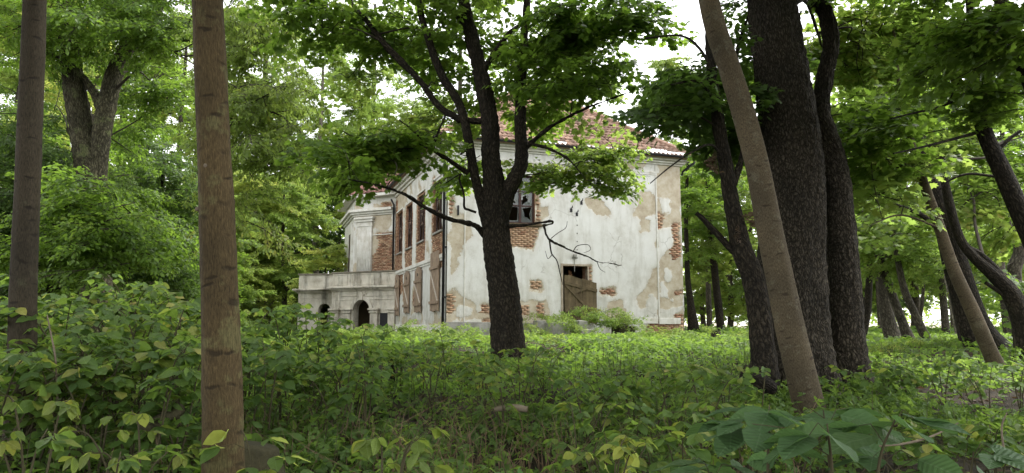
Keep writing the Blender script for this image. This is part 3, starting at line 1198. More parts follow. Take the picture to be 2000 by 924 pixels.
# ---- end wall facing the viewer
WIN = (2.52, 5.70, 3.78, 7.75)
DOOR = (5.02, 1.55, 6.17, 3.98)
b_f = [uvF((996, 440), (1058, 440), (1050, 455), (1045, 470), (1037, 482), (1015, 483), (985, 480), (975, 440)),
       uvF((1045, 345), (1051, 345), (1051, 375), (1053, 400), (1056, 420), (1058, 440), (1045, 440)),
       uvF((1035, 549), (1057, 549), (1057, 566), (1035, 566)), uvF((1172, 563), (1200, 563), (1200, 575), (1172, 575)),
       uvF((1051, 592), (1059, 592), (1060, 618), (1051, 618)), uvF((1018, 599), (1031, 599), (1031, 613), (1018, 613)),
       uvF((1312, 434), (1328, 434), (1329, 502), (1314, 506), (1309, 489), (1315, 473), (1311, 457)),
       uvF((1284, 415), (1297, 420), (1292, 447), (1284, 447)),
       uvF((1268, 632), (1336, 627), (1338, 652), (1262, 652)), uvF((1318, 568), (1333, 568), (1333, 575), (1318, 575)),
       uvF((1320, 617), (1336, 617), (1336, 632), (1318, 632)),
       uvF((879, 383), (885, 383), (888, 400), (884, 408), (879, 420)), uvF((871, 573), (883, 573), (888, 590), (884, 613), (871, 611)),
       uvF((941, 597), (957, 597), (957, 612), (941, 612)), uvF((1147, 521), (1152, 521), (1152, 556), (1147, 556)),
       uvF((942, 622), (1000, 622), (1000, 632), (942, 632))]
g_f = [uvF((1283, 340), (1330, 340), (1333, 640), (1285, 640)), uvF((1290, 316), (1329, 316), (1329, 345), (1290, 345)),
       uvF((1248, 374), (1273, 381), (1282, 399), (1280, 417), (1254, 424), (1237, 420), (1242, 391)),
       uvF((1256, 428), (1270, 432), (1270, 452), (1252, 450)),
       uvF((1287, 510), (1273, 535), (1256, 563), (1244, 580), (1250, 600), (1287, 590)),
       uvF((1145, 391), (1170, 393), (1191, 408), (1190, 424), (1145, 413)),
       uvF((1215, 316), (1260, 314), (1250, 328), (1205, 328)),
       uvF((879, 382), (887, 383), (893, 405), (910, 420), (905, 427), (893, 427), (919, 447), (915, 462), (905, 478), (893, 492), (890, 525), (879, 540)),
       uvF((871, 560), (890, 565), (900, 585), (925, 592), (930, 612), (960, 600), (962, 626), (871, 628)),
       uvF((1010, 592), (1066, 590), (1068, 628), (1005, 630)), uvF((1186, 590), (1214, 590), (1226, 622), (1180, 632)),
       uvF((1052, 400), (1068, 405), (1070, 420), (1057, 440))]
w_f = [uvF((1287, 388), (1305, 390), (1309, 407), (1301, 421), (1290, 418)),
       uvF((1284, 450), (1307, 449), (1313, 465), (1311, 481), (1299, 491), (1284, 501)),
       uvF((1287, 601), (1335, 594), (1335, 619), (1320, 622), (1318, 631), (1287, 631)),
       uvF((1300, 530), (1316, 525), (1318, 545), (1304, 550)), uvF((1254, 580), (1275, 575), (1283, 600), (1256, 605)),
       uvF((1292, 552), (1302, 560), (1306, 585), (1292, 580)), uvF((1310, 575), (1320, 580), (1316, 592), (1308, 590)),
       uvF((893, 594), (925, 600), (920, 615), (890, 612))]
front = plaster_wall('front_wall', FRF, 0, WW, 0.9, ZT, [WIN, DOOR], b_f, g_f, w_f, 3, bmat='mix')

# ---- long wall running away to the left
SW = [(.80, 5.42, 2.3, 7.6), (4.2, 5.38, 5.65, 7.55), (7.1, 5.36, 8.5, 7.5), (9.75, 5.35, 11.1, 7.5)]
b_s = [[(a[0] - .1, 4.35), (a[2] + .25, 4.35), (a[2] + .42, 5.5), (a[2] + .35, 7.7), (a[0] - .05, 7.7), (a[0] - .15, 5.4)] for a in SW[1:]]
b_s += [[(.7, 4.4), (2.5, 4.4), (2.75, 5.4), (2.7, 7.9), (2.2, 7.9), (.7, 5.45)]]
b_s += [[(9.2, 3.2), (11.9, 2.5), (11.9, 8.4), (11.3, 8.4), (11.2, 5.2), (9.3, 4.4)], [(8.3, 2.6), (9.2, 2.8), (9.4, 3.6), (8.6, 3.5)],
        [(5.9, 2.4), (6.7, 2.5), (6.6, 3.1), (6.0, 3.2)], [(7.3, .9), (9.6, .9), (9.0, 1.5), (7.5, 1.4)], [(.7, 3.9), (2.6, 3.9), (2.4, 4.5), (.8, 4.5)]]
g_s = [[(3.0, 4.6), (3.7, 4.7), (3.8, 5.2), (3.2, 5.3)], [(6.0, 2.0), (6.9, 2.0), (6.9, 3.3), (6.0, 3.5)], [(8.3, 7.8), (11.9, 7.6), (11.9, 8.8), (8.8, 8.6)],
       [(.2, 1.0), (3.6, 1.0), (3.0, 1.5), (.5, 1.8)], [(4.3, 1.0), (9.6, 1.0), (9.0, 1.9), (5, 1.7)]]
side = plaster_wall('side_wall', FRS, 0, SL, 0.9, ZT, SW, b_s, g_s, [], 21, bmat='brick', speck=.04, step=.07, thick=.2)

# ---- canted near side of the bay
BW = 2.9
b_b = [uvB((737, 456), (768, 452), (768, 530), (724, 530), (728, 500), (740, 480)), uvB((745, 395), (767, 392), (767, 413), (745, 413))]
g_b = [uvB((722, 470), (768, 450), (768, 530), (722, 530)), uvB((730, 400), (768, 395), (768, 440), (748, 452), (735, 440)), uvB((700, 420), (728, 420), (728, 530), (700, 530))]
bay = plaster_wall('bay_wall', FRB, 0, BW, 3.6, 8.9, [], b_b, g_b, [], 33, bmat='brick', speck=.1, step=.07)

# ---- shell behind the faces, so that rooms are dark and roof sits on walls
mb = MB()
LEN = 30.0
mb.poly([FRF(.52, -.52, .8), FRF(WW - .5, -.52, .8), FRF(WW - .5, -.52, ZT), FRF(.52, -.52, ZT)][::-1])
mb.f.pop(), mb.m.pop()
for u in (WW,):
    mb.poly([FRF(u, 0, .8), FRF(u, -LEN, .8), FRF(u, -LEN, ZT), FRF(u, 0, ZT)])
mb.poly([FRF(0, -LEN, .8), FRF(WW, -LEN, .8), FRF(WW, -LEN, ZT), FRF(0, -LEN, ZT)])
mb.poly([FRS(SL, 0, .8), FRS(LEN, 0, .8), FRS(LEN, 0, ZT), FRS(SL, 0, ZT)])
mb.build('rear_wall', M['trim'], house)
mb = MB()
mb.poly([FRF(0, 0, 1.5), FRF(WW, 0, 1.5), FRF(WW, -LEN, 1.5), FRF(0, -LEN, 1.5)])
mb.poly([FRF(.1, -.1, 4.6), FRF(WW - .1, -.1, 4.6), FRF(WW - .1, -LEN, 4.6), FRF(.1, -LEN, 4.6)])
mb.poly([FRF(.02, -.02, ZT - .01), FRF(WW - .02, -.02, ZT - .01), FRF(WW - .02, -LEN, ZT - .01), FRF(.02, -LEN, ZT - .01)])
for d in (2.6, 9.5):
    mb.poly([FRF(.1, -d, 1.5), FRF(WW - .1, -d, 1.5), FRF(WW - .1, -d, ZT), FRF(.1, -d, ZT)])
mb.poly([FRF(7.2, -.1, 1.5), FRF(7.2, -2.6, 1.5), FRF(7.2, -2.6, 4.6), FRF(7.2, -.1, 4.6)])
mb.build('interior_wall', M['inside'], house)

# ---- plinth, corner strips, frieze band, cornice
mb = MB()
mb.slab(FRF, -.07, 3.05, -.02, .09, .7, 1.62)
mb.build('plinth', M['concrete'], house, bevel=.015)
mb = MB()
mb.slab(FRF, 3.05, 4.45, -.02, .085, .7, 1.60)
mb.build('plinth', M['concrete'], house, bevel=.015)
mb = MB()
mb.slab(FRF, 8.2, 9.55, -.02, .06, 1.55, 1.80)
mb.slab(FRF, 9.6, 10.7, -.02, .075, 1.53, 1.80)
mb.build('plinth', M['trim'], house, bevel=.012)
mb = MB()
mb.slab(FRS, -.06, SL, -.02, .08, .7, 1.5)
mb.build('plinth', M['trim'], house, bevel=.015)
mb = MB()
mb.slab(FRF, .72, 9.62, -.02, .075, 8.28, 8.36)
mb.slab(FRF, .70, 9.64, -.02, .055, 8.20, 8.28)
mb.build('frieze_moulding', M['trim'], house, bevel=.01)
mb = MB()
mb.slab(FRF, 9.60, 9.66, -.02, .06, 1.85, 8.98)
mb.build('pilaster_edge', M['trim'], house, bevel=.01)
mb = MB()
mb.slab(FRF, .70, .75, -.02, .055, 1.62, 8.98)
mb.build('pilaster_edge', M['trim'], house, bevel=.01)
mb = MB()
for n0, za, zb in ((.10, 8.70, 8.78), (.2, 8.78, 8.88), (.34, 8.88, 9.02)):
    mb.slab(FRF, -n0, WW + n0, -.02, n0, za, zb)
mb.build('cornice', M['trim'], house, bevel=.012)
mb = MB()
for n0, za, zb in ((.10, 8.60, 8.72), (.22, 8.72, 8.85), (.36, 8.85, 9.00)):
    mb.slab(FRS, .0, SL, -.02, n0, za, zb)
mb.build('cornice', M['trim'], house, bevel=.012)
mb = MB()
mb.slab(FRS, .25, SL - .2, -.02, .10, 4.22, 4.38)
mb.slab(FRS, .25, SL - .2, -.02, .06, 4.12, 4.22)
mb.build('string_course', M['trim'], house, bevel=.012)
# narrow hood mouldings above the upper side windows
for a in SW:
    mb = MB()
    mb.slab(FRS, a[0] - .12, a[2] + .2, -.02, .07, a[3] + .12, a[3] + .2)
    mb.build('window_hood', M['trim'], house, bevel=.01)
    mb = MB()
    mb.slab(FRS, a[0] - .06, a[2] + .06, -.3, .09, a[1] - .09, a[1] - .003)
    mb.build('window_sill', M['concrete'], house, bevel=.012)


# ---- windows
def window(fr, a, name, broken, cols=2, rows=(0, .36, .68, 1), depth=.16, curtain=False):
    mb = MB()
    t = .075
    mb.slab(fr, a[0], a[0] + t, -depth - .06, -depth, a[1], a[3])
    mb.slab(fr, a[2] - t, a[2], -depth - .06, -depth, a[1], a[3])
    mb.slab(fr, a[0] + t, a[2] - t, -depth - .06, -depth, a[1], a[1] + t)
    mb.slab(fr, a[0] + t, a[2] - t, -depth - .06, -depth, a[3] - t, a[3])
    w_ = mb.build('window', M['frame'], house, bevel=.006)
    uw = (a[2] - a[0] - 2 * t)
    zw = (a[3] - a[1] - 2 * t)
    um = (a[0] + a[2]) / 2
    mb = MB()
    mb.slab(fr, um - .055, um + .055, -depth - .05, -depth + .012, a[1] + t, a[3] - t)
    mb.build('mullion', M['frame'], w_, bevel=.006)
    for r in rows[1:-1]:
        z = a[1] + t + zw * r
        big = r == rows[1]
        for s in (0, 1):
            mb = MB()
            ua, ub = (a[0] + t, um - .055) if s == 0 else (um + .055, a[2] - t)
            h = .028 if big else .016
            mb.slab(fr, ua, ub, -depth - .045, -depth + .006, z - h, z + h)
            mb.build('glazing_bar', M['frame'], w_)
    g = np.random.default_rng(int(a[0] * 100))
    for s in (0, 1):
        ua, ub = (a[0] + t, um - .055) if s == 0 else (um + .055, a[2] - t)
        for k in range(len(rows) - 1):
            za, zb = a[1] + t + zw * rows[k], a[1] + t + zw * rows[k + 1]
            br = broken.get((s, k), 0)
            mb = MB()
            if br == 0:
                mb.poly([fr(ua, -depth - .025, za), fr(ub, -depth - .025, za), fr(ub, -depth - .025, zb), fr(ua, -depth - .025, zb)])
            else:
                # shards left round the edge of the pane
                cu, cz = (ua + ub) / 2, (za + zb) / 2
                ring = []
                per = [(ua, za), (cu, za), (ub, za), (ub, cz), (ub, zb), (cu, zb), (ua, zb), (ua, cz)]
                for q in per:
                    f_ = g.uniform(.08, .75) if br == 1 else g.uniform(.0, .3)
                    ring.append((q[0] + (cu - q[0]) * f_, q[1] + (cz - q[1]) * f_))
                for i in range(8):
                    j = (i + 1) % 8
                    mb.poly([fr(per[i][0], -depth - .025, per[i][1]), fr(per[j][0], -depth - .025, per[j][1]),
                             fr(ring[j][0], -depth - .025, ring[j][1]), fr(ring[i][0], -depth - .025, ring[i][1])])
            mb.build('pane', M['glass'], w_)
    if curtain:
        mb = MB()
        for i in range(14):
            u0, u1 = a[0] + t + uw * i / 14, a[0] + t + uw * (i + 1) / 14
            d0, d1 = .1 + .03 * sin(i * 1.7), .1 + .03 * sin((i + 1) * 1.7)
            zl = a[1] + zw * (.52 + .13 * sin(i * .8))
            mb.poly([fr(u0, -depth - d0, zl), fr(u1, -depth - d1, zl + .03 * sin(i)), fr(u1, -depth - d1, a[3] - t), fr(u0, -depth - d0, a[3] - t)])
        mb.build('curtain', M['cloth'], w_)
    return w_


window(FRF, WIN, 'front', {(0, 0): 2, (1, 0): 1, (0, 1): 1, (1, 1): 1}, curtain=True, depth=.1)
mb = MB()
mb.slab(FRF, WIN[0] - .1, WIN[2] + .35, -.3, .1, WIN[1] - .1, WIN[1] - .004)
mb.build('window_sill', M['wood_door'], house, bevel=.01)
for a in SW:
    window(FRS, a, 'side', {(0, 0): 2, (1, 1): 1, (0, 2): 2, (1, 0): 2, (0, 1): 2, (1, 2): 2}, depth=.07)

# ---- doorway: frame, sagging plank door on its left hinge, a fresh plank inside
mb = MB()
mb.slab(FRF, DOOR[0] - .09, DOOR[0], -.2, .07, 1.5, DOOR[3] + .1)
mb.slab(FRF, DOOR[2], DOOR[2] + .075, -.2, .05, 3.15, DOOR[3])
mb.slab(FRF, DOOR[0], DOOR[2] + .075, -.2, .055, DOOR[3] + .003, DOOR[3] + .09)
mb.build('door_frame', M['wood_frame'], house, bevel=.01)
door = None
DA = radians(8)


def FRD(u, n, z):      # leaf frame: hinged at the left jamb, swung outwards a little, dropped at its free end
    q = FRF(DOOR[0] + .04 + u * cos(DA), .10 + u * sin(DA) + n, 0)
    return (q[0], q[1], z - .235 * u)


dmb = MB()
DWID = 1.42
dmb.slab(FRD, .0, DWID, -.0, .045, 3.20, 3.34)
door = dmb.build('door', M['wood_door'], house, bevel=.006)
for i in range(9):
    mb = MB()
    u0 = DWID * i / 9 + .004
    mb.slab(FRD, u0, DWID * (i + 1) / 9 - .004, -.03 - .004 * (i % 3), -.002, 1.85, 3.60 + .012 * ((i * 7) % 4))
    mb.build('door_board', M['wood_door'], door)
mb = MB()
mb.slab(FRD, .0, DWID, .0, .05, 2.05, 2.2)
mb.build('door_rail', M['wood_door'], door)
for (ua, za, ub, zb) in ((.06, 3.16, 1.30, 2.22), (.42, 2.95, 1.1, 3.36)):
    mb = MB()
    L_ = sqrt((ub - ua) ** 2 + (zb - za) ** 2)
    cx, cz_ = -(zb - za) / L_ * .055, (ub - ua) / L_ * .055
    c = [(ua + cx, za + cz_), (ub + cx, zb + cz_), (ub - cx, zb - cz_), (ua - cx, za - cz_)]
    mb.hexa([FRD(c[0][0], .002, c[0][1]), FRD(c[1][0], .002, c[1][1]), FRD(c[2][0], .002, c[2][1]), FRD(c[3][0], .002, c[3][1]),
             FRD(c[0][0], .042, c[0][1]), FRD(c[1][0], .042, c[1][1]), FRD(c[2][0], .042, c[2][1]), FRD(c[3][0], .042, c[3][1])])
    mb.build('door_brace', M['wood_door'], door)
mb = MB()
mb.hexa([FRF(5.86, -.75, 2.4), FRF(5.99, -.75, 2.4), FRF(5.99, -.71, 2.4), FRF(5.86, -.71, 2.4),
         FRF(5.70, -.95, 3.86), FRF(5.83, -.95, 3.86), FRF(5.83, -.91, 3.86), FRF(5.70, -.91, 3.86)])
pl_ = mb.build('loose_plank', M['wood_orange'])
tagset(pl_, 'pale orange plank leaning inside the dark doorway above the sagging door', 'plank')

# ---- iron wall ties and hooks above the door
for px, py in ((1115, 407), (1126, 415), (1135, 393)):
    u, z = hit(px, py, HO, DF)
    mb = MB()
    mb.tube([FRF(u, .0, z), FRF(u, .16, z + .01), FRF(u, .17, z + .09)], [.022, .022, .02], 6)
    mb.slab(FRF, u - .05, u + .05, .0, .05, z - .16, z - .02)
    mb.build('iron_hook', M['metal_and_shade'], house)
u, z = hit(1121, 502, HO, DF)
mb = MB()
mb.slab(FRF, u - .10, u + .10, .01, .06, z - .08, z + .0)
mb.slab(FRF, u - .06, u + .06, .01, .16, z, z + .10)
mb.tube([FRF(u, .05, z - .08), FRF(u, .05, z - .62)], [.015, .012], 6)
mb.build('lamp_bracket', M['concrete'], house)
for k in range(6):
    u, z = hit(1126.5, 440 + k * 16, HO, DF)
    mb = MB()
    mb.slab(FRF, u - .02, u + .02, .0, .045, z - .02, z + .02)
    mb.build('cable_clip', M['metal_and_shade'], house)

# ---- shutters boarding up the ground floor of the long wall
for i, (u0, u1, tilt, head) in enumerate(((.92, 2.45, 0, .35), (4.35, 5.75, .0, .55), (7.15, 8.45, .0, .5), (9.85, 11.0, .05, .5))):
    zb = 2.05 - .1 * (i == 3)
    zt = 4.16 if i else 4.55

    def FRT(u, n, z, u0=u0, zb=zb, tilt=tilt):
        return FRS(u + tilt * (z - zb), n + .02, z)
    mb = MB()
    mb.slab(FRT, u0 - .03, u1 + .03, .105, .15, zt - .72, zt - .60)
    sh = mb.build('shutter', M['wood_grey'], house)
    nb = 7
    for k in range(nb):
        ua = u0 + (u1 - u0) * k / nb
        ub = u0 + (u1 - u0) * (k + 1) / nb - .012
        mid = abs((k + .5) / nb - .5) * 2
        top = zt - (.18 * mid ** 2 if i else 0) + .015 * ((k * 5) % 3)
        mb = MB()
        mb.slab(FRT, ua, ub, .055 + .004 * (k % 2), .10, zb + .02 * ((k * 3) % 4), top)
        mb.build('board', M['wood_grey'], sh)
    mb = MB()
    mb.slab(FRT, u0 - .03, u1 + .03, .105, .15, zb + .32, zb + .44)
    mb.build('shutter_rail', M['wood_grey'], sh)
    mb = MB()
    mb.hexa([FRT(u0, .108, zb + .44), FRT(u0 + .13, .108, zb + .44), FRT(u0 + .13, .14, zb + .44), FRT(u0, .14, zb + .44),
             FRT(u1 - .13, .108, zt - .72), FRT(u1, .108, zt - .72), FRT(u1, .14, zt - .72), FRT(u1 - .13, .14, zt - .72)])
    mb.build('shutter_brace', M['wood_pale'], sh)
    if i:
        mb = MB()
        um = (u0 + u1) / 2
        mb.tube([FRT(um, .098, zt - .35), FRT(um, .112, zt - .35)], [.075, .075], 10)  # black disc on the boards, painting the dark of a hole
        mb.build('peep_hole_shade', M['metal_and_shade'], sh)

# ---- roof: hipped, clay tiles laid row by row on the slope that is seen
OV = .48
TP = tan(radians(38))
RH = (WW / 2 + OV) * TP


def roofpt(u, d, dz=0):
    """a point on the end slope: u along the wall, d inwards from the eaves edge"""
    return (*FRF(u, OV - d, 0)[:2], ZT + .06 + d * TP + dz)


mb = MB()
half = WW / 2 + OV
A, B = roofpt(-OV, 0), roofpt(WW + OV, 0)
T = roofpt(WW / 2, half)
E1, E2 = FRF(-OV, -LEN, ZT + .06), FRF(WW + OV, -LEN, ZT + .06)
T2 = FRF(WW / 2, -LEN, ZT + .06 + RH)
mb.poly([A, B, T])
mb.poly([A, T, T2, E1])
mb.poly([B, E2, T2, T])
mb.poly([E1, T2, E2])
mb.poly([(A[0], A[1], A[2] - .08), (B[0], B[1], B[2] - .08), FRF(WW, 0, ZT - .02), FRF(0, 0, ZT - .02)])
mb.poly([(A[0], A[1], A[2] - .08), FRF(0, 0, ZT - .02), FRF(0, -LEN, ZT - .02), (E1[0], E1[1], E1[2] - .08)])
roof = mb.build('roof', M['tile'], house)


def tile_mesh(seed):
    g = np.random.default_rng(seed)
    L_, W_, n = .42, .225, 6
    V, F = [], []
    for j, y in enumerate((0, L_)):
        for i in range(n + 1):
            x = (i / n - .5) * W_
            z = .022 * cos((i / n) * 2 * pi) + .03 + (.02 if j == 0 else -.012)
            V.append((x, y, z))
    for i in range(n + 1):
        x = (i / n - .5) * W_
        V.append((x, 0, .022 * cos((i / n) * 2 * pi) + .022))
    for i in range(n):
        F.append((i, i + 1, n + 2 + i, n + 1 + i))
        F.append((2 * n + 2 + i, 2 * n + 3 + i, i + 1, i))
    V = np.array(V) + g.normal(0, .003, (len(V), 3))
    return V, np.array(F)


TILES = [tile_mesh(i) for i in range(3)]
TILEM = [rawmesh('roof_tile', v, f, M['tile']) for v, f in TILES]
SLO = atan(TP)
tiles = []
g = np.random.default_rng(5)
rows_t = int(half / cos(SLO) / .33)
for r in range(rows_t):
    d = r * .33 * cos(SLO) + .01
    wd = WW + 2 * OV - 2 * d
    k = int(wd / .222)
    for c in range(k):
        u = -OV + d + (c + .5) * wd / k
        tiles.append((r, u, d))
tiles.sort(key=lambda t: (t[0] * .9 + max(0, 6.5 - t[1]) * 1.6))
rv, rf, rr_, nb = [], [], [], 0
for i, (r, u, d) in enumerate(tiles):
    q = roofpt(u, d, .0)
    rot = Euler((SLO + g.normal(0, .025), 0, YAW + g.normal(0, .03)))
    if i < 300:
        place('roof_tile', TILEM[i % 3], roof, (q[0], q[1], q[2] + g.uniform(0, .012)), tuple(rot))
    else:
        R_ = np.array(rot.to_matrix())
        v, f = TILES[i % 3]
        rv.append(v @ R_.T + np.array(q) - HL)
        rf.append(f + nb)
        nb += len(v)
        rr_.append(np.full(len(v), g.random()))
o = place('roof_tile', rawmesh('roof_tile', np.vstack(rv), np.vstack(rf), M['tile'], None, {'rnd': np.concatenate(rr_)}), roof, HL)
o['kind'] = 'stuff'
mb = MB()
hp = [np.array(B) * (1 - t) + np.array(T) * t + np.array([0, 0, .07]) for t in np.linspace(0, 1, 22)]
mb.tube(hp, [.11 + .02 * (i % 2) for i in range(22)], 8)
mb.build('ridge_tile', M['tile'], roof)
mb = MB()
hp = [np.array(A) * (1 - t) + np.array(T) * t + np.array([0, 0, .07]) for t in np.linspace(0, 1, 22)]
mb.tube(hp, [.11 + .02 * (i % 2) for i in range(22)], 8)
mb.build('ridge_tile', M['tile'], roof)
# white flashing strips lying on the lowest tiles, dark gutter, pipes
mb = MB()
for (ua, ub, d) in ((-.3, 1.8, .14), (3.2, 5.2, .16), (5.9, 9.0, .05), (8.9, 11.3, .17), (9.2, 10.2, .3)):
    q = [roofpt(ua, 0, .03), roofpt(ub, 0, .03), roofpt(ub - .1, d, .085), roofpt(ua + .1, d, .085)]
    mb.poly(q)
    mb.poly([(p[0], p[1], p[2] - .02) for p in q][::-1])
mb.build('flashing', M['metal_zinc'], house)


def gutter(fa, fb, n, name='gutter'):
    mb = MB()
    pr = [(-.075 * cos(a), -.085 * sin(a)) for a in np.linspace(0, pi, 8)]
    for i in range(7):
        q = []
        for f, k in ((fa, i), (fb, i), (fb, i + 1), (fa, i + 1)):
            q.append((f[0] + n[0] * pr[k][0], f[1] + n[1] * pr[k][0], f[2] + pr[k][1]))
        mb.poly(q)
        mb.poly([(p[0], p[1], p[2] - .006) for p in q][::-1])
    return mb.build(name, M['metal_and_shade'], house)


nF = np.array([DF[1], -DF[0]])
nS = -np.array([DS[1], -DS[0]])
gutter(FRF(-OV - .1, OV + .09, ZT + .05), FRF(WW + OV + .1, OV + .09, ZT + .05), nF)
gutter(FRS(-OV, OV + .09, ZT + .05), FRS(SL, OV + .09, ZT + .05), nS)
mb = MB()
mb.tube([FRF(WW + OV - .05, OV + .05, ZT - .03), FRF(WW + OV - .05, OV + .05, ZT - .2), FRF(WW + .1, .1, ZT - .55), FRF(WW + .1, .0, ZT - .7)], [.05] * 4, 8)
mb.build('downpipe', M['metal_and_shade'], house, True)
mb = MB()
mb.tube([FRS(-OV + .1, OV + .05, ZT - .03), FRS(-OV + .1, OV, ZT - .2), FRS(.0, .16, ZT - .6), FRS(.08, .12, ZT - .9), FRS(.08, .12, 1.0)], [.055] * 5, 10)
pipe = mb.build('downpipe', M['metal_and_shade'], house, True)
for z in (2.6, 4.6, 6.6):
    mb = MB()
    mb.slab(FRS, .0, .16, -.02, .13, z - .03, z + .03)
    mb.build('pipe_clamp', M['metal_and_shade'], pipe)
mb = MB()
mb.slab(FRF, .40, .46, .03, .1, 5.9, 6.3)
mb.build('iron_stay', M['metal_and_shade'], house)
mb = MB()
mb.tube([FRS(SL - .12, .3, 8.5), FRS(SL - .12, .14, 8.2), FRS(SL - .12, .12, 4.5)], [.055] * 3, 10)
mb.build('downpipe', M['metal_and_shade'], house, True)

# ---- bay: the front face beyond the canted one, cornices, fluted pilaster, roof
q0 = FRB(BW, 0, 0)
FRB2 = frame(np.array(q0[:2]), DS, -1)
mb = MB()
mb.poly([FRB2(0, 0, 3.6), FRB2(5, 0, 3.6), FRB2(5, 0, 8.9), FRB2(0, 0, 8.9)])
q1 = FRB2(5, 0, 0)
e_ = FRS(SL + 9.2, 0, 0)
mb.poly([(q1[0], q1[1], 3.6), (e_[0], e_[1], 3.6), (e_[0], e_[1], 8.9), (q1[0], q1[1], 8.9)])
mb.build('bay_wall', M['trim'], house)
mb = MB()
for n0, za, zb in ((.10, 8.42, 8.52), (.22, 8.52, 8.64), (.36, 8.64, 8.80)):
    mb.slab(FRB, .08, BW + n0 * .4, -.05, n0, za - .72, zb - .72)
    mb.slab(FRB2, -n0 * .4, 5, -.05, n0 - .003, za - .72, zb - .72)
mb.build('cornice', M['trim'], house, bevel=.015)
mb = MB()
mb.slab(FRB, .05, BW, -.02, .05, 6.55, 6.60)
mb.build('string_course', M['trim'], house)
# fluted pilaster at the bay's outer corner
ua, ub = hit(728, 460, BO, DP)[0], hit(700, 460, BO, DP)[0]
mb = MB()
mb.slab(FRB, ua, ub, -.02, .10, 3.9, 7.35)
pil = mb.build('pilaster', M['trim'], house, bevel=.01)
nfl = 9
for k in range(nfl):
    mb = MB()
    u = ua + (ub - ua) * (k + .5) / nfl
    mb.tube([FRB(u, .10, 4.1), FRB(u, .10, 7.0)], [abs(ub - ua) / nfl * .34] * 2, 6)
    mb.build('fluting', M['trim'], pil, True)
mb = MB()
mb.slab(FRB, ua - .05, ub + .05, -.02, .14, 7.08, 7.18)
mb.slab(FRB, ua - .02, ub + .02, -.02, .12, 7.18, 7.35)
mb.slab(FRB, ua - .09, ub + .09, -.02, .2, 7.35, 7.5)
mb.slab(FRB, ua - .16, ub + .16, -.02, .28, 7.5, 7.62)
mb.build('capital', M['trim'], pil, bevel=.012)
mb = MB()
mb.slab(FRB2, .25, .9, -.02, .10, 3.9, 7.35)
mb.build('pilaster', M['trim'], house, bevel=.01)
mb = MB()
mb.slab(FRB2, 1.1, 2.3, .004, .03, 3.9, 6.9)
mb.build('bay_window', M['frame'], house)
mb = MB()
rb = [FRB(-.3, .45, 8.92), FRB(BW + .2, .45, 8.92), FRB2(5, .45, 8.92)]
ap = FRS(SL + 3.6, -3.2, 12.0)
ap2 = FRS(SL + .6, -3.4, 12.0)
mb.poly([rb[0], rb[1], ap, ap2])
mb.poly([rb[1], rb[2], ap])
mb.poly([rb[0], ap2, FRS(SL - .5, 0, 8.92)])
broof = mb.build('bay_roof', M['tile_red'], house)
A_, B_, T_ = np.array(rb[0]), np.array(rb[1]), np.array(ap)
vv = np.array(ap2) - A_
tm = rawmesh('roof_tile', TILES[0][0] * (1.5, 1.35, 1.3), TILES[0][1], M['tile_red'])
ud = (B_ - A_) / np.linalg.norm(B_ - A_)
inn = np.cross(np.array([0, 0, 1]), ud)
if inn[1] < 0:
    inn = -inn
sl2 = atan2(vv[2], abs(np.dot(vv, inn)))
L2 = np.linalg.norm(vv - ud * np.dot(vv, ud))
az2 = atan2(inn[1], inn[0]) - pi / 2
for r in range(6):
    for c in range(9):
        t = r * .42
        o_ = A_ + ud * ((c + .5) * .345 + vv.dot(ud) * t / L2) + (vv - ud * vv.dot(ud)) / L2 * t
        place('roof_tile', tm, broof, tuple(o_ + np.array([0, 0, .0])), (sl2, 0, az2))
mb = MB()
mb.slab(FRB, -.3, BW + .2, .05, .5, 8.74, 8.9)
mb.slab(FRB2, 0, 5, .05, .497, 8.74, 8.9)
mb.build('eaves_board', M['trim'], house)

# ---- porch: arched ground-floor loggia carrying a terrace
PW = hit(648, 600, PO, DP)[0]
ztop = 4.46
zpar = 3.55


def arch_wall(fr, u0, u1, z0, z1, thick, arches, name, m, parent):
    """arches: (ucentre, radius, springing z, bottom z)"""
    us = set(np.linspace(u0, u1, 12))
    for uc, r, zs_, zb_ in arches:
        us |= {uc - r, uc + r} | set(uc + r * np.cos(np.linspace(0, pi, 15)))
    us = sorted(x for x in us if u0 <= x <= u1)

    def low(x, side):
        for uc, r, zs_, zb_ in arches:
            if uc - r + 1e-6 < x + side * 1e-4 < uc + r - 1e-6:
                return zs_ + sqrt(max(0, r * r - (x - uc) ** 2))
        return z0
    mb = MB()
    for a, b in zip(us[:-1], us[1:]):
        if b - a < 1e-5:
            continue
        la, lb = low(a, 1), low(b, -1)
        mb.hexa([fr(a, 0, la), fr(b, 0, lb), fr(b, -thick, lb), fr(a, -thick, la),
                 fr(a, 0, z1), fr(b, 0, z1), fr(b, -thick, z1), fr(a, -thick, z1)])
    return mb.build(name, m, parent)


ac, aw = hit(706.5, 600, PO, DP)[0], abs(hit(690, 600, PO, DP)[0] - hit(722, 600, PO, DP)[0]) / 2
ob0, ob1 = hit(757, 625, PO, DP)[0], hit(742, 625, PO, DP)[0]
zsp = 2.30
arch = arch_wall(FRP, 0, PW, .8, zpar, .45, [(ac, aw, zsp, .8)], 'porch_wall', M['porch'], house)
# a low square opening beside the column, its shade painted as a flat black sheet on the wall
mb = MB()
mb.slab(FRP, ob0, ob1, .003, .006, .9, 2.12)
mb.build('side_opening_shade', M['metal_and_shade'], house)
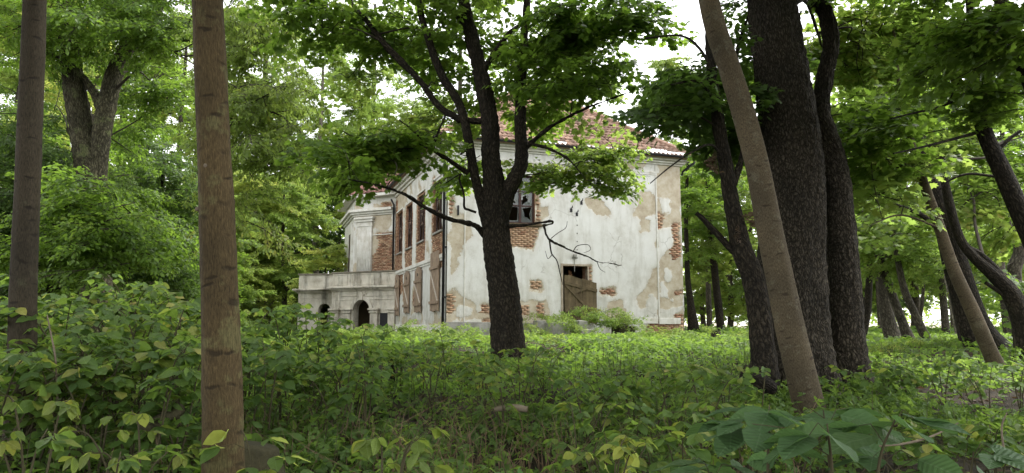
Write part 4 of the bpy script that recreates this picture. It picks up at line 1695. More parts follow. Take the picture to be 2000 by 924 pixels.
# arch rim
rim = MB()
for k in range(16):
    a0, a1 = pi * k / 16, pi * (k + 1) / 16
    c = []
    for n_ in (0, .07):
        for aa, rr2 in ((a0, aw), (a1, aw), (a1, aw + .2), (a0, aw + .2)):
            c.append(FRP(ac + rr2 * cos(aa), n_, zsp + rr2 * sin(aa)))
    rim.hexa(c)
rim.build('arch_moulding', M['porch'], house)
mb = MB()
mb.slab(FRP, ac - .13, ac + .13, -.05, .13, zsp + aw - .02, zsp + aw + .42)
mb.build('keystone', M['porch'], house, bevel=.015)
mb = MB()
mb.slab(FRP, ac - .36, ac + .36, -.02, .05, 3.18, 3.26)
mb.slab(FRP, ac - .24, ac + .24, -.02, .08, 3.10, 3.34)
mb.build('cartouche', M['porch'], house, bevel=.04)
# columns each side of the arch
for uc, wd in ((ac - aw - .36, .5), (ac + aw + .4, .52), (.25, .4), (PW - .3, .55)):
    mb = MB()
    mb.slab(FRP, uc - wd / 2, uc + wd / 2, .008, .16, .85, zsp - .17)
    col = mb.build('porch_column', M['porch'], house, bevel=.03)
    mb = MB()
    mb.slab(FRP, uc - wd / 2 - .06, uc + wd / 2 + .06, .008, .22, zsp - .17, zsp - .09)
    mb.slab(FRP, uc - wd / 2 - .02, uc + wd / 2 + .02, .008, .18, zsp - .09, zsp - .02)
    mb.slab(FRP, uc - wd / 2 - .10, uc + wd / 2 + .10, .008, .26, zsp - .02, zsp + .08)
    mb.build('capital', M['porch'], col, bevel=.02)
# frieze lines, corner strips
mb = MB()
mb.slab(FRP, .02, PW - .02, -.02, .035, 3.06, 3.10)
mb.slab(FRP, .02, ac - .4, -.02, .03, 2.86, 2.90)
mb.slab(FRP, ac + .4, PW - .02, -.02, .03, 2.86, 2.90)
for u in (.06, PW - .5, PW - .06):
    mb.slab(FRP, u - .05, u + .05, -.02, .034, zsp + .1, 3.5)
mb.build('porch_moulding', M['porch'], house, bevel=.006)
mb = MB()
for n0, za, zb in ((.08, 3.36, 3.44), (.17, 3.44, 3.52), (.3, 3.52, 3.62)):
    mb.slab(FRP, -.0, PW + n0 * .6, -.3, n0, za, zb)
mb.build('porch_cornice', M['porch'], house, bevel=.02)
mb = MB()
mb.slab(FRP, .0, PW, -.25, .0, 3.62, ztop - .08)
par = mb.build('parapet', M['porch'], house)
mb = MB()
mb.slab(FRP, -.02, PW + .06, -.31, .07, ztop - .08, ztop)
mb.build('coping', M['porch_top'], par, bevel=.02)
for ua_, ub_ in ((.15, 1.15), (1.5, 3.1), (3.4, PW - .1)):
    mb = MB()
    mb.slab(FRP, ua_, ub_, -.02, .03, 3.72, 3.76)
    mb.slab(FRP, ua_, ub_, -.02, .03, ztop - .18, ztop - .14)
    mb.slab(FRP, ua_, ua_ + .06, -.02, .028, 3.76, ztop - .18)
    mb.slab(FRP, ub_ - .06, ub_, -.02, .028, 3.76, ztop - .18)
    mb.build('parapet_panel', M['porch'], par)
# second block of the porch, set back beyond the first
e1 = FRP(PW - .02, -1.1, 0)
FRQ = frame(np.array(e1[:2]), np.array([-cos(radians(6)), sin(radians(6))]), -1)
QW = 2.0
qo = np.array(e1[:2])
qd = np.array([-cos(radians(6)), sin(radians(6))])
QW = hit(582, 600, qo, qd)[0]
qa0 = hit(645, 600, qo, qd)[0]
qa1 = hit(622, 600, qo, qd)[0]
arch_wall(FRQ, -.1, QW, .8, zpar - .05, .4, [((qa0 + qa1) / 2, abs(qa1 - qa0) / 2, 2.35, .8)], 'porch_wall', M['porch'], house)
mb = MB()
for n0, za, zb in ((.08, 3.30, 3.38), (.17, 3.38, 3.46), (.28, 3.46, 3.56)):
    mb.slab(FRQ, -.1, QW + n0, -.3, n0, za, zb)
mb.build('porch_cornice', M['porch'], house, bevel=.02)
mb = MB()
mb.slab(FRQ, -.1, QW, -.25, .0, 3.56, ztop - .07)
par2 = mb.build('parapet', M['porch'], house)
mb = MB()
mb.slab(FRQ, -.1, QW + .06, -.31, .07, ztop - .07, ztop + .01)
mb.build('coping', M['porch_top'], par2, bevel=.02)
mb = MB()
mb.slab(FRQ, .05, QW - .02, -.02, .03, 3.02, 3.06)
mb.slab(FRQ, QW - .12, QW - .02, -.02, .035, .9, 3.3)
mb.build('porch_moulding', M['porch'], house)
# slender column standing inside the far arch
mb = MB()
u = (qa0 + qa1) / 2 + .02
mb.tube([FRQ(u, -.9, .8), FRQ(u, -.9, 2.4)], [.13, .11], 12)
mb.build('porch_column', M['porch'], house, True)
# return walls, terrace slab
mb = MB()
c1, c2 = FRP(PW, -.0, 0), e1
mb.poly([(c1[0], c1[1], .8), (c2[0], c2[1], .8), (c2[0], c2[1], ztop - .1), (c1[0], c1[1], ztop - .1)])
c3 = FRQ(QW, -.0, 0)
c4 = FRQ(QW, -6, 0)
mb.poly([(c3[0], c3[1], .8), (c4[0], c4[1], .8), (c4[0], c4[1], ztop - .1), (c3[0], c3[1], ztop - .1)])
mb.build('porch_return', M['porch'], house)
mb = MB()
for zz in (3.5,):
    mb.poly([FRP(.05, -.05, zz), FRP(PW, -.05, zz), FRQ(QW - .05, -.05, zz), FRQ(QW - .05, -8, zz), FRS(SL + 6, 0, zz), FRS(11.2, .02, zz)])
mb.poly([FRS(9, .4, 1.05), FRP(PW - .1, -.5, 1.05), FRQ(QW - .1, -.5, 1.05), FRQ(QW - .1, -8, 1.05), FRS(SL + 6, 0, 1.05)])
mb.build('terrace_slab', M['concrete'], house)
mb = MB()
mb.poly([FRP(.1, -3.0, .9), FRP(PW + 1, -3.0, .9), FRP(PW + 1, -3.0, 3.5), FRP(.1, -3.0, 3.5)])
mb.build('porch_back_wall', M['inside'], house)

# ---- bricks as single pieces: the nearest 300, then the rest of each wall in one mesh
def brick_shape(seed):
    g = np.random.default_rng(seed)
    L_, W_, H_ = .118, .04, .034
    c = np.array([(-L_, 0, -H_), (L_, 0, -H_), (L_, W_, -H_), (-L_, W_, -H_), (-L_, 0, H_), (L_, 0, H_), (L_, W_, H_), (-L_, W_, H_)])
    c = c + g.normal(0, .005, c.shape)
    f = np.array([(3, 2, 1, 0), (4, 5, 6, 7), (0, 1, 5, 4), (1, 2, 6, 5), (2, 3, 7, 6), (3, 0, 4, 7)])
    return c, f


BS = [brick_shape(i) for i in range(5)]
BMESH = {k: [rawmesh('brick', c, f, M[k]) for c, f in BS] for k in ('brick', 'brick_pale')}
BRICKS.sort(key=lambda b: (0 if b[3] is front else 1, b[0](b[1], 0, b[2])[1]))
g = np.random.default_rng(2)
rest = {}
for i, (fr, u, z, wo, bm) in enumerate(BRICKS):
    p0 = np.array(fr(u, -.032 + g.uniform(0, .014), z))
    d = np.array(fr(1, 0, 0)) - np.array(fr(0, 0, 0))
    n_ = np.array(fr(0, 1, 0)) - np.array(fr(0, 0, 0))
    mk = bm
    if bm == 'mix':
        mk = 'brick_pale' if g.random() < (.85 if u < 6.2 else .55) else 'brick'
    elif g.random() < .45:
        mk = 'brick_pale'
    az = atan2(n_[1], n_[0]) - pi / 2
    if i < 300:
        place('brick', BMESH[mk][i % 5], wo, tuple(p0), (0, 0, az + g.normal(0, .01)))
    else:
        c, f = BS[i % 5]
        Rz = np.array(Euler((0, 0, az)).to_matrix())
        rest.setdefault((wo.name, mk), [wo, [], [], []])
        R_ = rest[(wo.name, mk)]
        b0 = sum(len(x) for x in R_[1])
        R_[1].append(c @ Rz.T + p0 - HL)
        R_[2].append(f + b0)
        R_[3].append(np.full(8, g.random()))
for (nm, mk), R_ in rest.items():
    o = place('brick', rawmesh('brick', np.vstack(R_[1]), np.vstack(R_[2]), M[mk], None, {'rnd': np.concatenate(R_[3])}), R_[0], HL)
    o['kind'] = 'stuff'


# ---- mossy concrete blocks of the broken steps before the door
def block(px, py, wpx, hpx, Y, d, label, m='concrete', rot=None):
    c = P(px, py, Y)
    k = mpp(Y)
    W_, H_ = wpx * k, hpx * k + .25
    mb = MB()
    a = rot if rot is not None else YAW
    f = frame(np.array([c[0], c[1]]), np.array([cos(a), sin(a)]), 1)
    z1 = c[2] + hpx * k / 2
    jit = [random.uniform(-.03, .03) for _ in range(8)]
    q = [f(-W_ / 2, 0, z1 - H_), f(W_ / 2, 0, z1 - H_), f(W_ / 2, -d, z1 - H_), f(-W_ / 2, -d, z1 - H_),
         f(-W_ / 2 + jit[0], jit[1], z1 + jit[2]), f(W_ / 2 + jit[3], jit[4], z1 + jit[5]), f(W_ / 2, -d, z1 + jit[6]), f(-W_ / 2, -d, z1 + jit[7])]
    mb.hexa(q)
    o = mb.build('stone_block', M[m], None, bevel=.03)
    return tagset(o, label, 'stone block', 'fallen blocks of the steps before the door')


block(1058, 635, 18, 18, 28.2, .5, 'small grey stone block at the left end of the overgrown steps')
block(1096, 642, 34, 26, 27.6, .8, 'wide upright concrete block left of the doorway in the weeds')
block(1139, 639, 20, 26, 27.7, .7, 'narrow upright concrete block directly below the sagging door')
block(1147, 650, 22, 14, 27.3, .6, 'low concrete block at the foot of the sagging door')
block(1219, 639, 22, 14, 28.4, .7, 'dark mossy block lying right of the doorway steps', 'moss')
block(1238, 648, 14, 20, 28.6, .9, 'rounded mossy block at the right end of the steps', 'moss', YAW + .5)
# low broken masonry beside the door
# ================================================================== TREES NEAR BY
left_dark = tree('beech_tree', 'dark slender trunk rising at the far left edge out of the thicket', 'tree',
                 [(42, 760, 50), (45, 590, 48), (56, 300, 44), (68, 0, 42), (74, -300, 38), (80, -700, 30)], 6.5, 'bark_dark',
                 [[(80, -700, 18), (160, -900, 12), (300, -1000, 6)], [(74, -300, 12), (0, -420, 8), (-120, -520, 5)]], n=60, ridges=.0025, k=24)
brown = tree('beech_tree', 'straight brown trunk standing closest to the viewer left of the house', 'tree',
             [(446, 1150, 84), (437, 924, 77), (431, 640, 71), (420, 330, 65), (406, 0, 61), (392, -350, 55), (380, -900, 46)], 4.2, 'bark_smooth',
             [[(384, -800, 16), (250, -1000, 10), (100, -1100, 6)], [(388, -500, 14), (520, -800, 10), (650, -900, 5)]], n=70, flare=.3, ridges=.0025, k=30)
for px, py in ((394, 258), (396, 325), (415, 330), (392, 410)):       # small knobs on the brown trunk
    p = P(px, py, 4.2) + np.array([.0, -.085 if px > 410 else -.03, 0])
    mb = MB()
    mb.tube([p + (0, .03, 0), p, p + (-.006, -.012, 0), p + (-.007, -.016, 0)], [.016, .017, .013, .004], 8)
    mb.build('bark_knob', M['logw'], brown, True)

oak = tree('oak_tree', 'thick mossy grey oak forking into two stems behind the left trunks', 'tree',
           [(190, 640, 60), (187, 520, 56), (184, 420, 52), (176, 335, 56), (166, 285, 46), (150, 200, 42), (137, 110, 37), (128, 0, 31), (120, -180, 24)], 20, 'bark_oak',
           [[(188, 385, 34), (193, 310, 36), (203, 235, 36), (221, 155, 34), (238, 113, 31), (258, 88, 24), (285, 76, 18), (330, 74, 12), (376, 80, 6)],
            [(240, 105, 34), (268, 66, 26), (300, 30, 20), (330, -30, 16), (390, -160, 10)],
            [(200, 215, 22), (180, 175, 16), (160, 150, 14), (120, 120, 10), (85, 96, 8)],
            [(245, 95, 18), (238, 55, 12), (232, 38, 9), (246, 16, 7), (270, 22, 5)],
            [(250, 85, 12), (290, 48, 8), (330, 58, 6), (370, 78, 4)], [(252, 20, 6), (300, 22, 5), (340, 38, 4), (372, 36, 2)],
            [(186, 330, 10), (170, 312, 9), (150, 300, 7), (132, 250, 5)]], n=70, rough=.06, ridges=.03, k=14)

maple = tree('maple_tree', 'large dark maple dividing into three stems in front of the house', 'tree',
             [(997, 705, 72), (993, 675, 64), (984, 571, 60), (971, 480, 57), (968, 420, 53), (964, 350, 42), (958, 300, 37), (957, 235, 35), (938, 140, 31), (918, 60, 27), (905, -10, 23), (890, -200, 17), (880, -420, 10)], 15, 'bark_maple',
             [[(964, 462, 36), (946, 412, 25), (929, 350, 19), (920, 300, 18), (907, 235, 19), (893, 195, 18), (862, 145, 17), (838, 80, 15), (818, 0, 13), (800, -180, 10), (790, -350, 7)],
              [(974, 428, 40), (990, 378, 34), (1007, 346, 30), (1019, 310, 27), (1016, 235, 23), (1020, 120, 18), (1028, 20, 15), (1040, -150, 11), (1050, -350, 7)],
              ([(948, 462, 13), (930, 442, 11), (905, 434, 10), (875, 427, 9), (835, 408, 8), (800, 385, 7), (765, 370, 5), (730, 360, 4), (680, 350, 3)], [15, 14.8, 14.5, 14.2, 13.9, 13.6, 13.4, 13.2, 13]),
              ([(914, 338, 13), (880, 315, 9), (848, 292, 8), (855, 262, 5), (872, 220, 4)], [15, 14.8, 14.6, 14.5, 14.4]),
              ([(848, 292, 5), (835, 282, 4), (800, 250, 3.5), (780, 235, 2.5)], [14.6, 14.5, 14.3, 14.2]),
              [(900, 235, 15), (858, 208, 14), (820, 158, 13), (785, 122, 15), (750, 85, 13), (720, 45, 11), (690, 10, 8), (660, -60, 5)],
              ([(960, 238, 14), (925, 236, 13), (895, 234, 12)], [15, 15, 15]),
              ([(1026, 292, 10), (1045, 272, 9), (1080, 245, 7), (1130, 218, 6), (1180, 198, 4), (1230, 180, 3)], [15, 14.8, 14.5, 14.2, 14, 13.8]),
              ([(1035, 280, 8), (1070, 290, 7), (1105, 308, 5), (1128, 330, 4), (1145, 352, 3)], [14.9, 14.7, 14.5, 14.4, 14.3]),
              ([(985, 441, 9), (1020, 440, 6.5), (1050, 436, 5.5), (1076, 432, 5), (1078, 437, 4), (1064, 440, 4)], [15, 14.6, 14.4, 14.2, 14.2, 14.2]),
              ([(1062, 438, 6), (1066, 456, 5), (1074, 468, 4.5), (1105, 485, 4), (1145, 500, 3.2), (1170, 512, 2.4), (1190, 514, 1.6), (1214, 519, 1)], 14.2),
              ([(1073, 468, 3.4), (1076, 490, 3), (1079, 498, 2.6), (1088, 510, 2.2), (1094, 535, 2), (1099, 556, 1)], 14.2),
              ([(1076, 466, 1.6), (1090, 455, 1.4), (1105, 445, 1.2), (1108, 432, .8)], 14.2), ([(1120, 490, 1.8), (1128, 480, 1.5), (1148, 478, 1.2), (1153, 488, 1), (1140, 494, .7)], 14.2),
              ([(1078, 498, 1.6), (1070, 505, 1.2), (1065, 490, .8)], 14.2), ([(1166, 511, 1.6), (1172, 525, 1.2), (1182, 532, .8)], 14.2),
              ([(930, 415, 5), (916, 410, 5), (907, 405, 5), (906, 380, 4), (897, 350, 4), (900, 340, 3), (870, 358, 2)], 14.6),
              ([(938, 145, 14), (1000, 60, 9), (1080, 20, 6), (1160, -20, 4)], [15, 14.5, 14, 13.5]),
              ([(918, 60, 12), (880, 20, 9), (840, -10, 7), (760, -60, 4)], [15, 15.6, 16.2, 17])],
             n=110, rough=.06, flare=.15, ridges=.022, k=22)

pale = tree('ash_tree', 'pale grey leaning trunk in front of the big dark trunk on the right', 'tree',
            [(1598, 856, 62), (1584, 810, 56), (1548, 660, 55), (1510, 480, 51), (1474, 300, 47), (1430, 150, 44), (1388, 20, 41), (1360, -150, 37), (1310, -500, 28)], 8.8, 'bark_pale',
            [[(1360, -150, 14), (1440, -350, 10), (1550, -480, 6)]], n=64, flare=.25, ridges=.002, k=26)
big = tree('maple_tree', 'very thick dark furrowed trunk, the widest one on the right', 'tree',
           [(1552, 800, 160), (1548, 740, 142), (1546, 650, 130), (1546, 500, 122), (1549, 340, 119), (1528, 160, 106), (1508, 0, 96), (1498, -200, 86), (1480, -700, 60)], 11.0, 'bark_rough',
           [[(1490, -400, 40), (1400, -600, 28), (1250, -800, 14)], [(1485, -560, 40), (1600, -800, 26), (1800, -950, 12)]], n=170, rough=.04, flare=.2, ridges=.018, k=40)
twin = tree('maple_tree', 'second dark trunk touching the thickest one, its bent top curving upward', 'tree',
            [(1664, 800, 80), (1656, 690, 68), (1648, 560, 64), (1640, 440, 60), (1628, 330, 55), (1612, 265, 48), (1602, 215, 38), (1612, 145, 32), (1623, 85, 32), (1612, 25, 31), (1585, -25, 27), (1560, -220, 20)], 11.4, 'bark_rough', [], n=120, rough=.03, flare=.2, ridges=.014, k=26)
crook = tree('maple_tree', 'crooked near-black trunk with a broken stub left of the pale leaning trunk', 'tree',
             [(1497, 790, 54), (1492, 700, 49), (1483, 620, 45), (1470, 540, 44), (1448, 485, 42), (1434, 420, 34), (1420, 340, 28), (1402, 230, 24), (1389, 130, 20), (1385, 40, 18), (1378, -120, 14), (1372, -350, 8)], 10.3, 'bark_maple',
             [[(1440, 498, 14), (1412, 470, 13), (1385, 440, 12), (1360, 416, 9)], ([(1432, 360, 16), (1446, 318, 12), (1452, 270, 10), (1446, 180, 8), (1440, 100, 7), (1462, 30, 5)], [10.3, 10.55, 10.8, 11.05, 11.3, 11.3]),
              ([(1416, 320, 6), (1390, 283, 5), (1350, 298, 4), (1310, 325, 3), (1270, 358, 2)], [10.3, 9.92, 9.55, 9.17, 8.79]),
              ([(1398, 160, 9), (1370, 100, 7), (1330, 70, 5), (1260, 75, 3)], [10.3, 10.8, 11.3, 11.81]), ([(1398, 200, 8), (1365, 160, 6), (1310, 165, 4)], [10.3, 9.8, 9.3])], n=70, rough=.08, flare=.12, ridges=.010, k=20)
# dead curled leaves hanging on the crooked trunk
SPR['dead'] = [spray_mesh('dead_leaves', 'ovate', 90, .2, [M['litter'], M['twig']], 811, droop=2.5, hang=1.5, width=.3)]
for px, py, s_ in ((1372, 322, .30), (1396, 312, .28), (1448, 425, .35), (1440, 455, .3)):
    place('dead_leaves', SPR['dead'][0], crook, tuple(P(px, py - 14, 10.15)), (0, 1.35, px), s_)['kind'] = 'stuff'
# ---- the leaning group on the right
rg = 'leaning trees at the right edge of the wood'
t_pale2 = tree('maple_tree', 'thin pale leaning trunk, rightmost group, in front of the dark leaning trunks', 'tree',
               [(1958, 735, 30), (1935, 690, 28), (1900, 610, 26), (1860, 520, 23), (1830, 430, 20), (1800, 345, 17), (1778, 270, 12), (1758, 180, 8), (1745, 60, 5)], 13, 'bark_pale',
               [([(1835, 445, 5), (1760, 420, 4), (1700, 440, 2)], [13, 12.5, 12])], rg, flare=.2)
t_dark2 = tree('maple_tree', 'dark trunk leaning left directly behind the thin pale leaning one', 'tree',
               [(1955, 705, 46), (1920, 640, 32), (1888, 560, 34), (1855, 470, 38), (1820, 370, 36), (1795, 285, 31), (1778, 140, 26), (1768, 0, 22), (1760, -180, 14)], 16, 'bark_maple',
               [([(1850, 460, 14), (1800, 420, 10), (1750, 400, 7), (1690, 380, 4)], [16, 15.6, 15.2, 15])], rg, rough=.1)
t_dark3 = tree('maple_tree', 'dark upright trunk left of the dark leaning one with a straight base', 'tree',
               [(1902, 680, 38), (1880, 610, 30), (1862, 540, 28), (1842, 450, 26), (1830, 380, 22), (1815, 250, 16), (1800, 100, 10)], 17, 'bark_maple', [], rg, rough=.1)
t_arch = tree('maple_tree', 'arching dark trunk forking low at the right edge', 'tree',
              [(2012, 700, 42), (1998, 630, 37), (1975, 575, 34), (1942, 538, 26), (1900, 500, 20), (1872, 460, 17), (1850, 380, 16), (1838, 300, 10)], 14.5, 'bark_maple',
              [[(1972, 570, 26), (1945, 530, 19), (1915, 498, 13), (1885, 478, 10), (1862, 440, 7)], [(1985, 600, 14), (1965, 580, 9), (1925, 552, 7)]], rg, rough=.1)
t_up = tree('maple_tree', 'dark leaning trunk entering at the right edge and rising to the upper right', 'tree',
            [(2110, 680, 44), (2055, 560, 40), (2000, 430, 36), (1955, 330, 33), (1925, 265, 29), (1908, 200, 25), (1900, 120, 20), (1895, 30, 15), (1888, -120, 10)], 10.5, 'bark_maple',
            [([(1905, 195, 7), (1880, 188, 6), (1840, 208, 5), (1780, 222, 4), (1740, 232, 3)], [10.5, 10.3, 10, 9.8, 9.6]), ([(1912, 258, 7), (1850, 275, 6), (1790, 290, 4), (1745, 300, 3)], [10.5, 10.2, 9.9, 9.7]),
             ([(1950, 292, 9), (1975, 268, 7), (2010, 245, 5)], 10.5), ([(1945, 345, 6), (1890, 340, 5), (1850, 355, 4), (1830, 380, 2)], 11)], rg, rough=.08)
t_top = tree('maple_tree', 'dark trunk crossing the top right corner above the arching one', 'tree',
             [(2160, 640, 44), (2090, 380, 40), (2020, 170, 36), (1990, 100, 32), (1960, 20, 26), (1930, -100, 20)], 8.5, 'bark_maple', [], rg)
t_s = tree('maple_tree', 'smooth grey S-shaped trunk near the right edge behind the arching one', 'tree',
           [(1998, 670, 30), (1986, 590, 25), (1981, 530, 25), (1992, 492, 22), (1988, 450, 16), (1975, 380, 10)], 20, 'bark_far', [], rg)
slim = [
    ([(1745, 668, 38), (1730, 600, 30), (1723, 540, 26), (1716, 440, 20), (1712, 300, 14)], 24, 'bark_far', 'thick pale upright trunk in the middle of the slim trees on the right'),
    ([(1780, 682, 26), (1757, 615, 21), (1728, 535, 19), (1702, 455, 16), (1682, 385, 12), (1662, 300, 8)], 22, 'bark_far', 'slim trunk leaning left across the thick pale upright trunk'),
    ([(1818, 682, 22), (1792, 625, 20), (1766, 565, 17), (1752, 500, 13), (1742, 430, 9)], 21, 'bark_far', 'slim brown leaning trunk just right of the other slim leaning one'),
    ([(1686, 652, 18), (1694, 610, 18), (1697, 560, 17), (1700, 480, 13), (1690, 380, 9)], 26, 'bark_maple', 'short dark slightly bent trunk right of the twin trunk'),
    ([(1618, 655, 20), (1614, 600, 16), (1611, 540, 13), (1608, 400, 10)], 30, 'bark_far', 'thin trunk showing in the gap between the two furrowed trunks'),
    ([(1848, 655, 18), (1842, 580, 16), (1838, 500, 13), (1830, 380, 9)], 34, 'bark_far', 'grey distant trunk left of the dark upright one at the field edge'),
    ([(1872, 660, 12), (1858, 590, 11), (1846, 530, 9), (1838, 440, 6)], 30, 'bark_white', 'whitish thin leaning trunk at the field edge'),
    ([(1905, 655, 14), (1895, 590, 12), (1880, 500, 9), (1872, 400, 7)], 33, 'bark_far', 'slender trunk behind the dark upright one at the field edge'),
    ([(1976, 668, 30), (1965, 600, 24), (1955, 520, 18), (1950, 400, 12)], 27, 'bark_far', 'grey trunk behind the arching dark trunk at the field edge'),
    ([(1720, 655, 10), (1716, 600, 9), (1712, 540, 7)], 33, 'bark_far', 'very thin distant trunk left of the thick pale upright one'),
    ([(1795, 652, 9), (1800, 600, 8), (1806, 540, 6)], 36, 'bark_far', 'very thin distant trunk between the slim leaning ones'),
    ([(1408, 640, 20), (1401, 580, 19), (1394, 510, 18), (1386, 430, 14), (1380, 300, 9)], 38, 'bark_maple', 'dark bushy trunk between the house corner and the crooked trunk'),
    ([(1386, 638, 15), (1384, 580, 14), (1382, 500, 12), (1378, 380, 8)], 42, 'bark_far', 'brown trunk standing behind the dark bushy one right of the house'),
    ([(1354, 634, 26), (1347, 580, 17), (1342, 520, 13), (1340, 400, 10), (1345, 300, 7)], 36, 'bark_maple', 'dark trunk close beside the right corner of the house'),
]
SLIM = []
for spec, Y, mt, lab in slim:
    spec = [(a_, b_, c_ * .78) for a_, b_, c_ in spec]
    SLIM.append(tree('slim_tree', lab, 'tree', spec, Y, mt, [], 'slim trees at the field edge' if spec[0][0] > 1500 else 'trees right of the house', n=12, flare=.3))

# ================================================================== CROWNS
# central maple
for b in [(780, 40, 150, 70, 15, 8), (650, 70, 80, 60, 15.5, 6), (600, 20, 90, 40, 14, 5), (740, 275, 85, 42, 14.5, 10), (690, 335, 45, 22, 13.4, 4), (830, 255, 50, 30, 15, 3),
          (880, 100, 60, 80, 16.5, 6), (970, 100, 60, 80, 16.4, 9), (1070, 70, 90, 70, 14.5, 13), (1170, 50, 90, 50, 14.5, 11), (1240, 20, 60, 40, 14, 5), (880, 20, 80, 40, 15, 5), (1090, 165, 80, 30, 14.3, 5), (1010, 200, 50, 50, 16.6, 5), (735, 290, 60, 28, 14.2, 5), (1085, 205, 55, 22, 15.8, 4), (820, 60, 70, 60, 17, 6), (1140, 90, 80, 50, 16, 6),
          (1180, 130, 70, 45, 14.2, 6), (900, 335, 50, 35, 16.5, 4), (930, 230, 40, 40, 16.5, 3), (860, -120, 350, 90, 15, 30), (1100, -120, 260, 90, 15, 22), (900, -320, 400, 120, 15, 34)]:
    blob(maple, 'maple' if RNG.random() < .6 else 'maple_mid', *b, 1.45)
for b in [(1130, 318, 80, 34, 15.6, 12), (1190, 368, 30, 16, 15.2, 3), (1095, 340, 35, 24, 15.6, 4), (1190, 310, 45, 25, 15.2, 4), (700, 120, 60, 50, 16, 5), (860, 180, 50, 60, 16, 4)]:
    blob(maple, 'maple_light', *b, 1.25)
# crooked tree: dark drooping maple foliage between house and pale trunk
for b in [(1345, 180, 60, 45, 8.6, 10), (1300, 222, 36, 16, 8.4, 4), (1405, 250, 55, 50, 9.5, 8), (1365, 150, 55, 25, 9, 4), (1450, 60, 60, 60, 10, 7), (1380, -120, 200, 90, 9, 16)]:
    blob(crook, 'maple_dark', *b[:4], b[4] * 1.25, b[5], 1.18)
for b in [(1450, 130, 50, 50, 11, 5), (1430, 270, 50, 40, 11, 5), (1300, 190, 40, 25, 9, 3)]:
    blob(crook, 'maple', *b[:4], b[4] * 1.25, b[5], 1.18)
# oak and the left wood
for b in [(50, 60, 110, 90, 19, 16), (190, 20, 110, 50, 18.5, 12), (330, 50, 90, 70, 19, 10), (50, 250, 80, 120, 22, 14), (320, 170, 70, 50, 22, 8), (150, -120, 320, 110, 19, 40), (250, 270, 50, 60, 23, 6), (150, 420, 90, 60, 18, 10), (90, 480, 90, 50, 17, 9), (250, 450, 80, 50, 18, 8), (190, 410, 50, 40, 17, 8), (180, 480, 60, 50, 16.5, 8)]:
    blob(oak, 'fine_green', *b, 2.0, twigs=b[1] < 300)
for b in [(520, 240, 70, 100, 17, 22), (500, 120, 70, 90, 18, 14), (565, 300, 35, 70, 17.5, 6), (470, 380, 45, 60, 17, 5), (470, 20, 80, 60, 17, 10)]:
    blob(oak, 'fine', *b, 1.9, twigs=b[1] < 150)
# the dark beech and the brown trunk shade the foreground with high crowns
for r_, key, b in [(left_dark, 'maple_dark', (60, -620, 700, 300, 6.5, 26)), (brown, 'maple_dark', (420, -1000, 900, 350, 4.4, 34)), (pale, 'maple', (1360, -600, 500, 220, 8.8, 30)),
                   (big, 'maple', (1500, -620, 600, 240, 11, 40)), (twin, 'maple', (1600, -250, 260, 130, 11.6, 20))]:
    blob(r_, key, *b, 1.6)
def crown(root, key, c, R_, n, s):  # extra unseen foliage overhead and behind the viewer, added to shade the foreground
    for _ in range(n):
        v = RNG.normal(0, 1, 3)
        v = v / np.linalg.norm(v) * RNG.random() ** .4
        spray_at(root, key, tuple(np.array(c) + v * np.array(R_)), s)


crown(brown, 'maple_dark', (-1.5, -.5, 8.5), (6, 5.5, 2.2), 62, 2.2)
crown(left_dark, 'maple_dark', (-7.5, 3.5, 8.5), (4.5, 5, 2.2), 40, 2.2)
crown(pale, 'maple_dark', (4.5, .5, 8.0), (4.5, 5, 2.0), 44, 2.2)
crown(big, 'maple', (6.5, 6, 10.0), (5, 5, 2.2), 50, 2.2)
# bright and dark maple foliage of the right-hand wood
for r_, key, b in [(big, 'maple_light', (1660, 150, 60, 110, 14, 12)), (big, 'maple_light', (1710, 60, 85, 70, 13.5, 14)), (t_up, 'maple', (1850, 70, 110, 80, 9.6, 16)), (t_up, 'maple', (1950, 160, 80, 90, 10, 14)),
                   (t_up, 'maple', (1765, 220, 75, 60, 13, 11)), (t_top, 'maple', (1960, 40, 90, 70, 8, 12)), (t_top, 'maple', (2000, -150, 300, 110, 9, 26)), (t_up, 'maple', (1800, -120, 220, 90, 10.5, 22)),
                   (t_pale2, 'maple_light', (1700, 340, 60, 60, 13, 10)), (t_pale2, 'maple', (1680, 260, 50, 60, 12, 8)), (t_dark2, 'maple_light', (1850, 260, 90, 70, 17, 12)), (t_dark2, 'maple_light', (1760, 120, 70, 90, 18, 10)),
                   (t_arch, 'maple_light', (1900, 400, 80, 60, 17, 10)), (t_arch, 'maple', (1980, 330, 60, 90, 17, 10)), (t_dark3, 'maple_light', (1780, 420, 80, 60, 20, 10)), (t_s, 'maple', (1960, 440, 70, 50, 22, 8)),
                   (t_s, 'maple', (1985, 560, 40, 40, 18, 3)), (twin, 'maple_light', (1660, 420, 30, 60, 16, 5))]:
    blob(r_, key, *b, 1.15 if b[4] < 12 else 1.6, twigs=r_ is not twin)
for i, (s_, b) in enumerate(zip(SLIM, [(1715, 420, 90, 90, 25, 16), (1690, 350, 70, 80, 23, 12), (1760, 480, 60, 50, 22, 8), (1690, 470, 60, 60, 27, 8), (1610, 380, 60, 130, 32, 12), (1840, 480, 90, 70, 35, 12), (1860, 430, 80, 80, 33, 10),
                            (1890, 470, 80, 60, 34, 10), (1950, 500, 70, 60, 29, 9), (1710, 500, 50, 50, 34, 6), (1800, 500, 60, 50, 37, 8), (1400, 420, 60, 130, 38, 22), (1390, 350, 60, 120, 43, 14), (1350, 430, 40, 130, 37, 14)])):
    blob(s_, ['fine_green', 'far_green', 'far_light'][i % 3] if i < 11 else ['far_light', 'far_green', 'far_olive'][i % 3], *b, 2.2 if i < 11 else 2.6)


